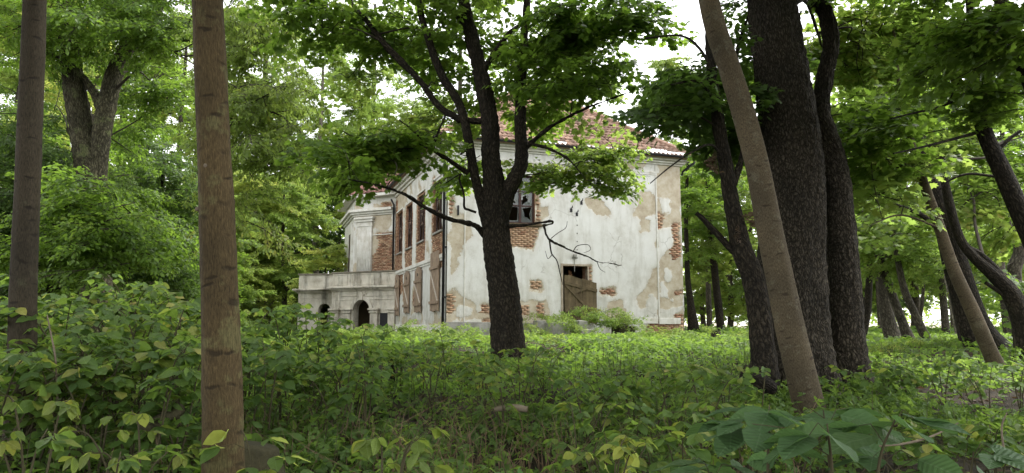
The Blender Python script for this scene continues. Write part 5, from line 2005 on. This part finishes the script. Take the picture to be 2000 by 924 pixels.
# ---- the wood behind: whole trees standing at their own distances
def far_tree(px, Y, top, bottom, width, key, label, group, mt='bark_far', n=30, s=3.4, trunkpx=None, lean=0, name='forest_tree', cat='tree'):
    """top/bottom/width of the crown in pixels at depth Y"""
    k = mpp(Y)
    x = P(px, 600, Y)[0]
    zg = float(gz(x, Y)) if Y < 60 else 1.0
    ztop = P(px, top, Y)[2]
    zbot = max(zg + .3, P(px, bottom, Y)[2])
    root = thing(name, label, cat, (x, Y, zg), group)
    r0 = (trunkpx * k / 2) if trunkpx else .012 * (ztop - zg) + .05
    g = np.random.default_rng(int(px * 3 + Y))
    zs = np.linspace(zg - .2, zg + (ztop - zg) * .9, 7)
    c = np.stack([x + lean * (zs - zg) + np.cumsum(g.normal(0, .12, 7)), Y + np.cumsum(g.normal(0, .1, 7)), zs, np.linspace(r0, r0 * .25, 7)], 1)
    cc = spline(c, 4)
    V, F, uv = tube_arrays(cc[:, :3], cc[:, 3], 10, .06, int(px), .3)
    place('trunk', rawmesh('trunk', V - np.array([x, Y, zg]), F, M[mt], None, {'buv': uv}, True), root, (x, Y, zg))
    R = width * k / 2
    for i in range(5):
        z0 = zbot + (ztop - zbot) * g.uniform(.0, .6)
        i0 = int(np.argmin(abs(cc[:, 2] - z0)))
        a = g.uniform(0, 2 * pi)
        L = R * g.uniform(.6, 1)
        pts = np.array([[*cc[i0, :3]], [cc[i0, 0] + cos(a) * L * .5, cc[i0, 1] + sin(a) * L * .5, z0 + L * .3], [cc[i0, 0] + cos(a) * L, cc[i0, 1] + sin(a) * L, z0 + L * .5]])
        V, F, uv = tube_arrays(spline(pts, 3), np.linspace(cc[i0, 3] * .5, .015, 7), 6)
        place('branch', rawmesh('branch', V - np.array([x, Y, zg]), F, M[mt], None, {'buv': uv}, True), root, (x, Y, zg))
    for i in range(int(n * 1.7)):
        t = g.random()
        prof = (sin(pi * min(1, (t * .85 + .12))) ** .6)
        a = g.uniform(0, 2 * pi)
        rr = R * prof * sqrt(g.uniform(.25, 1))
        z = zbot + (ztop - zbot) * t
        p = (x + lean * (z - zg) + cos(a) * rr - cos(a) * s * .5, Y + (sin(a) * rr - sin(a) * s * .5) * .8, z - .1 * s)
        spray_at(root, key, p, s, a + g.normal(0, .5), .12, g)
    return root


bgL = 'trees of the wood behind the porch'
for a in [
    # px, Y, top, bottom, width, sprays, label, trunk
    (560, 48, 300, 600, 150, 'far_light', 'bright yellow-green young tree left of the porch', 'bark_far', 34, 2.6),
    (475, 46, 330, 560, 90, 'far_yellow', 'yellowing tree close beside the brown trunk', 'bark_far', 26, 2.4),
    (615, 60, 60, 420, 190, 'far_light', 'tall light green tree rising behind the porch', 'bark_white', 34, 3.4),
    (660, 62, 330, 640, 130, 'far_dark', 'dark green tree in the shade between porch terrace and pale trunk', 'bark_far', 36, 3.0),
    (530, 66, 250, 620, 170, 'far_dark', 'dark tree at the back of the wood left of the porch', 'bark_far', 34, 3.2),
    (640, 44, 470, 620, 110, 'far_yellow', 'low yellow-green bush showing over the terrace parapet', 'bark_far', 22, 1.9),
    (585, 70, 330, 620, 130, 'far_green', 'mid green tree far behind the bright young tree', 'bark_far', 26, 3.2),
    (700, 75, 230, 620, 160, 'far_light', 'light green tree rising behind the bay roof', 'bark_far', 28, 3.4),
    (800, 66, 190, 500, 200, 'far_olive', 'olive tree behind the house roof at the left slope', 'bark_far', 24, 3.6),
    (420, 40, 380, 640, 120, 'far_light', 'light green tree partly hidden by the brown trunk', 'bark_far', 28, 2.4),
    (350, 34, 330, 640, 130, 'far_green', 'green leafy tree right of the oak in the left wood', 'bark_far', 36, 2.4),
    (300, 26, 260, 560, 130, 'fine_dark', 'dark glossy tree hanging low just right of the oak', 'bark_maple', 40, 1.9),
    (230, 24, 330, 640, 170, 'fine_green', 'leafy green tree below the fork of the oak', 'bark_maple', 40, 1.9),
    (110, 22, 300, 640, 190, 'fine_green', 'leafy tree between the oak and the far left trunk', 'bark_maple', 44, 1.9),
    (10, 20, 200, 640, 150, 'fine_dark', 'dark leafy tree at the left edge behind the slender trunk', 'bark_maple', 36, 1.9),
    (20, 38, -60, 500, 240, 'far_yellow', 'yellow tinged tree high at the left edge', 'bark_far', 30, 3.0),
    (150, 45, -80, 600, 300, 'far_green', 'tall green tree standing behind the oak', 'bark_far', 44, 3.4),
    (330, 52, 0, 560, 220, 'far_light', 'tall light tree in the gap between oak and brown trunk', 'bark_far', 36, 3.4),
    (250, 60, 100, 620, 260, 'far_olive', 'olive tree far back between oak and brown trunk', 'bark_far', 36, 3.6),
    (450, 62, 60, 560, 180, 'far_light', 'pale leafy tree far behind the brown trunk', 'bark_far', 30, 3.6),
    (60, 60, 60, 640, 260, 'far_dark', 'dark tree far back at the left edge', 'bark_far', 34, 3.6),
    (100, 66, -160, 500, 240, 'far_light', 'very tall light tree rising behind the far left trunk', 'bark_far', 34, 4.0),
    (230, 72, -160, 480, 240, 'far_yellow', 'very tall yellowing tree rising behind the oak fork', 'bark_far', 34, 4.0),
    (370, 70, -160, 480, 230, 'far_light', 'very tall light tree rising behind the brown trunk', 'bark_far', 34, 4.0),
    (500, 78, -120, 480, 220, 'far_light', 'very tall pale tree right of the brown trunk far back', 'bark_far', 34, 4.0),
    (690, 66, 10, 420, 170, 'far_light', 'tall light tree between the pale trunk and the bay roof', 'bark_far', 24, 3.4),
    (720, 85, -60, 420, 260, 'far_light', 'very tall light tree behind the bay of the house', 'bark_far', 30, 4.4),
    (900, 90, -80, 300, 300, 'far_green', 'very tall tree behind the middle of the house roof', 'bark_far', 30, 4.6),
    (0, 50, -160, 400, 200, 'far_light', 'very tall light tree at the left edge far back', 'bark_far', 30, 3.6),
    (440, 50, 300, 600, 120, 'far_light', 'bright young tree just left of the brown trunk', 'bark_far', 26, 2.4),
    (520, 52, 360, 620, 120, 'far_light', 'bright low tree between the brown trunk and the porch', 'bark_far', 30, 2.4),
]:
    far_tree(a[0], a[1], a[2], a[3], a[4], a[5], a[6], bgL, a[7], a[8], a[9], trunkpx=16 if a[7] == 'bark_white' else None)
bgR = 'trees of the wood right of the house'
for a in [
    (1420, 52, 250, 600, 150, 'far_light', 'light green tree behind the dark bushy trunk', 'bark_far', 40, 2.8),
    (1370, 58, 330, 610, 110, 'far_green', 'green tree right behind the house corner', 'bark_far', 34, 2.8),
    (1480, 60, 120, 600, 180, 'far_light', 'pale green tree behind the crooked trunk', 'bark_far', 40, 3.2),
    (1120, 85, 20, 300, 240, 'far_light', 'tall light tree behind the right part of the house roof', 'bark_far', 26, 4.2),
    (1310, 70, 110, 420, 150, 'far_light', 'light tree rising behind the right slope of the roof', 'bark_far', 24, 3.2),
    (1600, 50, 200, 590, 130, 'far_light', 'bright tree seen between the two furrowed trunks', 'bark_far', 34, 2.6),
    (1680, 44, 60, 560, 220, 'far_light', 'bright green tree right of the twin trunk', 'bark_far', 50, 2.8),
    (1790, 50, 60, 560, 240, 'far_green', 'green tree behind the slim leaning ones', 'bark_far', 50, 3.0),
    (1900, 46, 40, 540, 240, 'far_green', 'green tree behind the dark leaning group', 'bark_far', 50, 3.0),
    (2000, 42, 40, 560, 200, 'far_olive', 'olive green tree at the right edge', 'bark_far', 44, 2.8),
    (1740, 62, 330, 600, 200, 'far_dark', 'dark tree on the far side of the slim ones', 'bark_far', 40, 3.0),
    (1860, 70, 380, 612, 220, 'far_green', 'distant green tree at the far edge of the field', 'bark_far', 34, 3.0),
    (1980, 75, 400, 615, 240, 'far_light', 'distant light tree beyond the field', 'bark_far', 30, 3.0),
    (1540, 75, 300, 610, 200, 'far_green', 'distant green tree behind the thickest trunk', 'bark_far', 34, 3.4),
]:
    far_tree(a[0], a[1], a[2], a[3], a[4], a[5], a[6], bgR, a[7], a[8], a[9])
def far_wood():
    """the far-off wood that closes the view: one mass of leafy crowns"""
    g = np.random.default_rng(9)
    Ps, Ns, Sz, Rn = [], [], [], []
    for k in range(150):
        left = k < 95
        x = g.uniform(-105, 5) if left else g.uniform(0, 125)
        y = g.uniform(84, 120) if left else g.uniform(105, 150)
        hgt = g.uniform(14, 24) if left else g.uniform(9, 17)
        r = g.uniform(3.5, 6.5)
        n = 420
        v = g.normal(0, 1, (n, 3))
        v /= np.linalg.norm(v, axis=1)[:, None]
        v *= g.uniform(.7, 1.05, n)[:, None]
        p = np.array([x, y, 1 + hgt * .52]) + v * np.array([r, r, hgt * .52])
        p += g.normal(0, .5, p.shape)
        p[:, 2] = np.maximum(p[:, 2], 1.2)
        Ps.append(p)
        Ns.append(v + g.normal(0, .5, v.shape) + (0, 0, .4))
        Sz.append(g.uniform(.5, 1.1, n))
        Rn.append(np.clip(g.uniform(0, .8) + g.normal(0, .12, n), 0, 1))
    p, nn, sz, rn = np.vstack(Ps), np.vstack(Ns), np.concatenate(Sz), np.concatenate(Rn)
    V, F, r_ = scatter_leaves('blade', p, g.normal(0, 1, p.shape), nn, sz, rn)
    o = place('distant_wood', rawmesh('distant_wood', V, F, M['leaf_light'], None, {'rnd': r_}))
    tagset(o, 'far-off green wood closing the view behind the house and the field', None, None, 'stuff')


far_wood()

# ================================================================== UNDERGROWTH
def in_house(X, Y):
    dx, dy = X - HO[0], Y - HO[1]
    u = dx * DF[0] + dy * DF[1]
    d = dx * DS[0] + dy * DS[1]
    return ((u > -.15) & (d > -.2) & (u < WW + .15)) | ((d > 10.8) & (u > -5.5) & (u < 0.2))


def cover(name, label, kind, Ya, Yb, dens, leaf, hmin, hmax, m, seed, mask=None, xr=None, flat=.4):
    g = np.random.default_rng(seed)
    area = (Yb - Ya) * (.8 * (Ya + Yb) + 2.4)
    n = int(area * dens)
    Y = np.sqrt(g.uniform(Ya ** 2, Yb ** 2, n))
    X = g.uniform(-1, 1, n) * (Y * .80 + 1.2)
    # clumps
    c = vnoise(X + 50, Y + 50, .55, seed + 1, 3)
    keep = (g.random(n) < np.clip(.66 + c * 1.3, .1, 1)) & ~in_house(X, Y)
    if xr:
        keep &= (X > xr[0]) & (X < xr[1])
    if mask is not None:
        keep &= g.random(n) < mask(X, Y)
    X, Y, c = X[keep], Y[keep], c[keep]
    n = len(X)
    hh = hmin + (hmax - hmin) * np.clip(.5 + c * .8 + g.normal(0, .18, n), 0, 1.2)
    Z = gz(X, Y) + hh * g.random(n) ** .45 + .01
    a = g.uniform(0, 2 * pi, n)
    D = np.stack([np.cos(a), np.sin(a), g.normal(-.15, .25, n)], -1)
    Nn = np.array([0, -.12, 1.0]) + g.normal(0, flat, (n, 3))
    V, F, rnd = scatter_leaves(kind, np.stack([X, Y, Z], -1), D, Nn, leaf * g.uniform(.6, 1.35, n), np.clip(g.random(n) * .9 + c * .3, 0, 1))
    o = place(name, rawmesh(name, V, F, M[m], None, {'rnd': rnd * 2.2 % 1.0 if False else rnd}))
    return tagset(o, label, None, None, 'stuff')


def bare(X, Y):       # the brown patch of dead stems in the middle of the foreground
    return 1 - .6 * np.exp(-((X + .2) / 1.7) ** 2 - ((Y - 6.4) / 1.2) ** 2)


def patch(seed, sc, thr):
    return lambda X, Y: np.clip((vnoise(X + 60, Y + 60, sc, seed, 3) + .5 - thr) * 5, 0, 1)


def nearhouse(X, Y):
    d = (X - HO[0]) * DS[0] + (Y - HO[1]) * DS[1]
    return np.clip((-d - .3) / 4, .2, 1)


cover('ground_cover', 'low dark green leaves covering the shaded ground near the viewer', 'trio', 4.6, 10, 290, .16, .04, .42, 'leaf_shrub', 41, bare, None, .55)
cover('ground_cover', 'dense green leafy cover on the ground between the foreground and the house', 'trio', 10, 17, 130, .17, .03, .26, 'leaf_ground', 42, None, None, .6)
cover('ground_cover', 'bright green nettle-like cover on the lit ground before the house', 'trio', 17, 31.5, 110, .19, .03, .17, 'leaf_ground', 43, nearhouse, None, .6)
cover('ground_cover', 'thin low plants on the ground under the farther trees', 'blade', 31.5, 62, 26, .24, .05, .4, 'leaf_ground', 44, lambda X, Y: np.where(X > 8, np.clip((54 - Y) / 12, 0, 1), 1.0), None, .6)
cover('tall_weeds', 'taller darker broad leaves in patches among the low cover', 'ovate', 5.2, 10.5, 110, .13, .10, .5, 'leaf_shrub', 46, patch(3, .38, .52), None, .5)
cover('maple_seedlings', 'small maple seedlings with lobed leaves scattered over the ground', 'maple', 5, 20, 40, .13, .08, .28, 'leaf_maple', 47, patch(4, .5, .5), None, .4)
cover('pale_weeds', 'light yellow-green patches of weeds on the lit ground', 'ovate', 11, 29, 75, .12, .05, .22, 'leaf_light', 48, lambda X, Y: patch(5, .3, .55)(X, Y) * nearhouse(X, Y), None, .6)
cover('leaf_litter', 'brown dead leaves lying on the dark soil', 'blade', 4.5, 24, 55, .09, .0, .03, 'litter', 45, None, None, .3)


def stems(name, label, n, seed, pick, hr, m, lean=.5, r=.004):
    g = np.random.default_rng(seed)
    Vs, Fs, b = [], [], 0
    for _ in range(n):
        x, y = pick(g)
        z = float(gz(x, y))
        h = g.uniform(*hr)
        a = g.uniform(0, 2 * pi)
        l = abs(g.normal(0, lean)) * h
        d = np.array([cos(a), sin(a) * .6, 0])
        c = np.array([[x, y, z - .02], np.array([x, y, z + h * .5]) + d * l * .35, np.array([x, y, z + h]) + d * l])
        V, F, _ = tube_arrays(c, np.array([r * 1.2, r, r * .4]) * g.uniform(.6, 1.5), 3)
        Vs.append(V)
        Fs.append(F + b)
        b += len(V)
    o = place(name, rawmesh(name, np.vstack(Vs), np.vstack(Fs), M[m]))
    return tagset(o, label, None, None, 'stuff')


def pickA(g):
    y = g.normal(6.6, 1.0)
    return g.normal(-.3, 1.5), max(4.8, y)


def pickB(g):
    y = sqrt(g.uniform(25, 190))
    return g.uniform(-1, 1) * y * .8, y


stems('dry_stems', 'tangle of brown dead stems in the middle foreground', 750, 51, pickA, (.15, .6), 'dry', .7, .0032)
stems('thin_stems', 'thin upright stems of the low plants', 800, 52, pickB, (.2, .75), 'stem_green', .3, .0035)


# ---- saplings and shrubs whose leaves can be told apart
def shrub_leaf(seed, wd, m):
    g = np.random.default_rng(seed)
    xs = np.linspace(0, 1, 8)
    V, F = [], []
    for i, x in enumerate(xs):
        hw = wd * (sin(pi * x ** .8) ** .85 if 0 < x < 1 else 0) * (1 + .08 * (i % 2))
        zc = -.16 * x * x - .01 * g.normal()
        fold = .10 * hw + .01 * g.normal()
        V += [(x, hw, zc + fold), (x, 0, zc - .01), (x, -hw, zc + fold)]
    for i in range(7):
        b = i * 3
        F += [(b, b + 3, b + 4, b + 1), (b + 1, b + 4, b + 5, b + 2)]
    V = np.array(V)
    V[:, 1] += .06 * np.sin(V[:, 0] * 3) * g.normal()
    return rawmesh('leaf', V, np.array(F), M[m], None, {'rnd': np.full(len(V), g.random())}, True)


SLEAF = {m: [shrub_leaf(i * 7 + 1, .27 + .04 * (i % 3), m) for i in range(4)] for m in ('leaf_shrub', 'leaf_pale', 'leaf_big', 'leaf_yellow', 'leaf_dark', 'leaf_light')}


def shrub(name, label, X, Y, h, spread, nst, nleaf, leaf, m, seed, group=None, cat='sapling', droop=.3, m2=None, lo=.35, leaflets=3, z0=None):
    g = np.random.default_rng(seed)
    zb = float(gz(X, Y)) if z0 is None else z0
    root = thing(name, label, cat, (X, Y, zb), group)
    per = max(1, nleaf // (nst * leaflets))
    for s_ in range(nst):
        a = g.uniform(0, 2 * pi)
        d = np.array([cos(a), sin(a), 0])
        hs = h * g.uniform(.75, 1.05)
        sp = spread * g.uniform(.35, 1)
        pts = np.array([[X, Y, zb - .03], np.array([X, Y, zb + hs * .45]) + d * sp * .25, np.array([X, Y, zb + hs * .85]) + d * sp * .65, np.array([X, Y, zb + hs * (1 - droop * .12)]) + d * sp])
        pts[0, :2] += g.normal(0, .04, 2)
        c = spline(pts, 5)
        mb = MB()
        r0 = .006 + .004 * h
        mb.tube(c, np.linspace(r0, .0025, len(c)), 5)
        lv = []
        for i in range(per):
            t = lo + (1 - lo) * (i + g.random()) / per
            f = t * (len(c) - 1)
            k = min(int(f), len(c) - 2)
            p = c[k] + (c[k + 1] - c[k]) * (f - k)
            az = g.uniform(0, 2 * pi) if t < .97 else a
            L = leaf * g.uniform(.5, 1.6) * (1.2 if t < .9 else .5)
            pd = np.array([cos(az), sin(az), g.uniform(-.05, .5)])
            q = p + pd * L
            mb.tube([p, (p + q) / 2 + (0, 0, .02 * leaf / .1), q], [.0022, .0018, .0014], 3, cap=False)
            for j in range(leaflets):
                if leaflets == 1:
                    da = g.normal(0, .3)
                elif leaflets == 3:
                    da = (0, 1.15, -1.15)[j] + g.normal(0, .15)
                else:
                    da = (0, .7, -.7, 1.5, -1.5)[j] + g.normal(0, .15)
                back = 0 if j < 3 else leaf * .35
                o_ = q - pd * back
                D = np.array([cos(az + da), sin(az + da), -droop * g.uniform(.2, 1.8)])
                Nn = np.array([D[0] * .3, D[1] * .3, 1.0]) + g.normal(0, .42, 3)
                lv.append((o_, D, Nn, leaf * g.uniform(.65, 1.2)))
        mb.build('stem', M['stem_green'], root, True)
        for (o_, D, Nn, sz) in lv:
            Xa, Ya, Za = frames(D[None], Nn[None])
            R_ = Matrix((Xa[0], Ya[0], Za[0])).transposed()
            mm = m2 if (m2 and g.random() < .22) else m
            place('leaf', SLEAF[mm][int(g.integers(4))], root, tuple(o_), tuple(R_.to_euler()), sz)
    return root


ORD = ['first', 'second', 'third', 'fourth', 'fifth', 'sixth', 'seventh', 'eighth', 'ninth', 'tenth', 'eleventh', 'twelfth', 'thirteenth', 'fourteenth', 'fifteenth', 'sixteenth']
g = np.random.default_rng(77)
sd_n = 500
# thicket on the left: overlapping saplings, tall at the far left, lower towards the porch
gl = 'saplings of the dense thicket on the left'
for i in range(30):
    px = -40 + (i % 10) * 44 + g.uniform(-18, 18)
    Yd = [8.6, 7.2, 5.9][i // 10] + g.uniform(-.5, .5)
    X = (px - 1000) / 1370 * Yd
    topy = (548, 585, 640)[i // 10] + g.uniform(-15, 30) + max(0, px - 300) * .12
    h = 1.6 + (630 - topy) / 1370 * Yd - float(gz(X, Yd))
    lab = ORD[i % 10] + (' sapling from the left edge in the tall back row of the thicket', ' sapling from the left edge in the middle row of the thicket', ' sapling from the left edge in the low front row of the thicket')[i // 10]
    shrub('sapling', lab, X, Yd, h, .75, 4, 190, .125, 'leaf_shrub', sd_n + i, gl, m2='leaf_pale' if i % 3 == 0 else None, lo=.3)
gl2 = 'saplings between the brown trunk and the porch'
for i in range(16):
    px = 470 + (i % 8) * 34 + g.uniform(-14, 14)
    Yd = [9.5, 7.4][i // 8] + g.uniform(-.6, .6)
    X = (px - 1000) / 1370 * Yd
    topy = (600, 660)[i // 8] + g.uniform(-12, 25) + max(0, px - 560) * .1
    h = 1.6 + (630 - topy) / 1370 * Yd - float(gz(X, Yd))
    lab = ORD[i % 8] + (' sapling right of the brown trunk, in the row before the porch', ' low shaded sapling right of the brown trunk, in the nearer row')[i // 8]
    shrub('sapling', lab, X, Yd, h, .6, 3, 130, .12, 'leaf_shrub', sd_n + 40 + i, gl2, lo=.3)
gl3 = 'small saplings in the middle of the clearing'
for i in range(16):
    px = 690 + i * 26 + g.uniform(-15, 15)
    Yd = g.uniform(7.5, 11)
    X = (px - 1000) / 1370 * Yd
    topy = 668 + g.uniform(-10, 50) - (20 if px < 900 else 0)
    h = max(.35, 1.6 + (630 - topy) / 1370 * Yd - float(gz(X, Yd)))
    shrub('sapling', ORD[i] + ' small light green sapling from the left in the open middle ground', X, Yd, h, .4, 3, 72, .115, 'leaf_shrub', sd_n + 60 + i, gl3, m2='leaf_pale')
gl4 = 'low saplings left of the crooked trunk'
for i in range(16):
    px = 1130 + (i % 8) * 48 + g.uniform(-16, 16)
    Yd = [7.6, 5.6][i // 8] + g.uniform(-.5, .5)
    X = (px - 1000) / 1370 * Yd
    topy = (705, 785)[i // 8] + g.uniform(-10, 45)
    h = max(.35, 1.6 + (630 - topy) / 1370 * Yd - float(gz(X, Yd)))
    shrub('sapling', ORD[i % 8] + (' low sapling counted rightward toward the crooked trunk, farther row', ' low yellowing sapling right of the brown stems, nearer row')[i // 8], X, Yd, h, .45, 3, 80, .12, 'leaf_shrub', sd_n + 80 + i, gl4, m2='leaf_pale')
gl5 = 'low saplings on the right side of the clearing'
for i in range(14):
    px = 1690 + (i % 7) * 48 + g.uniform(-16, 16)
    Yd = [9.5, 6.6][i // 7] + g.uniform(-.5, .5)
    X = (px - 1000) / 1370 * Yd
    topy = (690, 790)[i // 7] + g.uniform(-5, 50)
    h = max(.3, 1.6 + (630 - topy) / 1370 * Yd - float(gz(X, Yd)))
    shrub('sapling', ORD[i % 7] + (' low sapling right of the twin trunk, before the leaning trees', ' low sapling at bottom right, behind the large dull leaves')[i // 7], X, Yd, h, .45, 3, 80, .12, 'leaf_shrub', sd_n + 100 + i, gl5, m2='leaf_pale' if i % 4 == 0 else None)


def near(px, py, Y, h, spread, nst, nl, leaf, m, label, seed, **kw):
    c = P(px, py, Y)
    return shrub('sapling', label, c[0], Y, c[2] - float(gz(c[0], Y)), spread, nst, nl, leaf, m, seed, None, **kw)


near(1480, 795, 2.7, 0, .45, 3, 36, .165, 'leaf_big', 'sapling with big blue-green leaves before the foot of the pale leaning trunk', 901, leaflets=3, lo=.7, droop=.12)
near(1630, 825, 2.3, 0, .34, 3, 35, .175, 'leaf_big', 'sapling with the largest blue-green leaves at the bottom right of centre', 902, leaflets=5, lo=.75, droop=.15)
near(1860, 868, 2.5, 0, .42, 3, 36, .165, 'leaf_big', 'sapling with big dull green leaves in the bottom right corner', 903, leaflets=3, lo=.75, droop=.12)
near(1065, 893, 2.4, 0, .12, 2, 20, .10, 'leaf_big', 'small sapling with rounded dark green leaves at the bottom centre', 904, leaflets=5, lo=.8, droop=.1)
near(755, 822, 3.4, 0, .25, 4, 48, .10, 'leaf_pale', 'light green sapling at the bottom between the brown trunk and the dead stems', 905, leaflets=3, lo=.6, droop=.45)
near(520, 820, 3.9, 0, .22, 3, 30, .12, 'leaf_shrub', 'small sapling touching the right side of the brown trunk near its foot', 906, leaflets=3, lo=.6, m2='leaf_yellow')
near(90, 720, 4.2, 0, .42, 3, 42, .09, 'leaf_pale', 'drooping pale green sapling low at the bottom left', 907, leaflets=3, lo=.55, droop=.8)
near(300, 770, 4.0, 0, .45, 4, 54, .09, 'leaf_pale', 'drooping yellow-green sapling left of the foot of the brown trunk', 908, leaflets=3, lo=.5, droop=.8, m2='leaf_yellow')
near(30, 840, 3.4, 0, .3, 3, 40, .11, 'leaf_shrub', 'dark leafy sapling in the bottom left corner', 909, leaflets=5, lo=.6, droop=.3)
near(220, 860, 3.5, 0, .3, 3, 40, .10, 'leaf_shrub', 'dark leafy sapling at the bottom between the left corner and the brown trunk', 910, leaflets=5, lo=.6, droop=.3)
near(1190, 815, 4.4, 0, .3, 4, 48, .09, 'leaf_pale', 'yellowing sapling right of the brown dead stems', 911, leaflets=3, lo=.5, droop=.6, m2='leaf_yellow')
near(1330, 880, 3.6, 0, .25, 3, 36, .085, 'leaf_pale', 'small pale sapling at the bottom left of the big blue-green leaves', 912, leaflets=5, lo=.6, droop=.3)

# ---- weeds overgrowing the steps before the door
SPR['bramble'] = [spray_mesh('leafy_branch', 'trio', 150, .13, [M['leaf_light'], M['twig']], 700 + i, droop=.5, flat=.45) for i in range(3)]
for px, py, Y, n, s, lab in ((1095, 622, 28.0, 12, .66, 'bright green weeds left of the door on the broken steps'), (1185, 624, 28.3, 15, .7, 'bright green weeds right of the sagging door on the broken steps'),
                             (1130, 648, 27.2, 10, .7, 'bright green weeds at the foot of the steps below the door'), (1215, 632, 28.8, 8, .7, 'bright green weeds against the wall at the right end of the steps'),
                             (1060, 652, 27.0, 8, .7, 'green weeds at the left end of the steps')):
    c = P(px, py, Y)
    rt = thing('weed_clump', lab, 'weeds', (c[0], Y, 1.0), 'weeds growing over the steps')
    gg = np.random.default_rng(int(px))
    for _ in range(n):
        p = c + gg.normal(0, 1, 3) * (.42, .25, .16)
        spray_at(rt, 'bramble', tuple(p), s, gg.uniform(0, 6.28), -.3, gg)

for px, py, Y, n, s, lab in ((830, 646, 24, 7, .65, 'leafy weeds at the foot of the long wall near the corner'), (775, 652, 22, 7, .6, 'leafy weeds hiding the foot of the porch near the long wall'),
                             (690, 656, 21, 7, .6, 'leafy weeds in front of the porch arch'), (900, 662, 21, 8, .6, 'leafy weeds left of the maple base'), (1035, 668, 18, 8, .6, 'leafy weeds right of the maple base'),
                             (1290, 655, 25, 8, .6, 'bright weeds below the right corner of the house'), (1350, 665, 22, 8, .6, 'bright weeds right of the house corner'), (1440, 660, 24, 8, .7, 'bright weeds left of the crooked trunk far back'),
                             (1250, 690, 16, 8, .5, 'bright weeds in the lit clearing before the door'), (1720, 690, 16, 8, .5, 'bright weeds right of the twin trunk'), (1850, 680, 17, 8, .5, 'weeds left of the thin pale leaning trunk')):
    c = P(px, py, Y)
    rt = thing('weed_clump', lab, 'weeds', (c[0], Y, float(gz(c[0], Y))), 'weed clumps in the clearing')
    gg = np.random.default_rng(int(px))
    for _ in range(n):
        p = c + gg.normal(0, 1, 3) * (.5, .4, .13)
        spray_at(rt, 'bramble', tuple(p), s, gg.uniform(0, 6.28), -.3, gg)

# ---- stumps and logs
def log(name, label, cat, pts, m):
    """pts rows: px, py, width px, Y"""
    c = spline(np.array([(*P(a, b, y), w_ * mpp(y) / 2) for a, b, w_, y in pts]), 5)
    V, F, uv = tube_arrays(c[:, :3], c[:, 3], 12, .12, int(pts[0][0]))
    o0 = c[0, :3]
    n = 13
    k = len(c)
    caps = [np.arange(12)[::-1][None], ((k - 1) * n + np.arange(12))[None]]
    return tagset(place(name, rawmesh(name, V - o0, [F] + caps, M[m], None, {'buv': uv}, True), None, o0), label, cat)


log('fallen_log', 'dark decaying log slanting in the thicket left of the brown trunk', 'log', [(350, 800, 24, 6.2), (325, 815, 26, 6.0), (280, 840, 28, 5.8)], 'moss')
log('fallen_log', 'thin pale log lying across the undergrowth in the middle', 'log', [(965, 800, 9, 8), (1000, 796, 13, 8), (1030, 800, 12, 8)], 'logw')
log('tree_stump', 'mossy low stump right of the foot of the brown trunk', 'stump', [(500, 960, 120, 5.2), (500, 900, 100, 5.2), (506, 872, 80, 5.2)], 'moss')
log('tree_stump', 'small grey stump standing on the bright ground right of the house', 'stump', [(1398, 668, 24, 22), (1398, 655, 20, 22), (1399, 646, 17, 22)], 'bark_far')
log('fallen_log', 'dark root lying left of the crooked trunk foot', 'log', [(1505, 760, 34, 9.3), (1475, 742, 36, 9.2), (1452, 735, 22, 9.1)], 'bark_maple')
log('fallen_branch', 'thin pale bent stick arching over the low leaves at the right', 'stick', [(1715, 872, 3, 4.6), (1770, 866, 4.5, 4.6), (1820, 852, 4, 4.6), (1872, 826, 2, 4.6)], 'logw')
log('dry_stalk', 'pale dry forked stalk standing near the bottom right edge', 'stalk', [(1966, 905, 4, 5.0), (1958, 860, 4, 5.0), (1957, 830, 3.5, 5.0), (1967, 806, 2, 5.0)], 'logw')
log('dry_stalk', 'bare pale stem rising out of the thicket near the left edge', 'stalk', [(112, 780, 4, 5.6), (108, 700, 3.6, 5.6), (100, 655, 3, 5.6), (92, 615, 2, 5.6)], 'logw')
log('dry_stalk', 'dark bare slanting stem in the thicket left of the brown trunk', 'stalk', [(222, 800, 5, 6.4), (240, 745, 4.6, 6.4), (262, 705, 4, 6.4)], 'twig')
log('tree_stump', 'short dark rotten stake among the saplings left of the maple', 'stump', [(766, 760, 13, 10.5), (765, 725, 12, 10.5), (762, 702, 10, 10.5)], 'bark_maple')
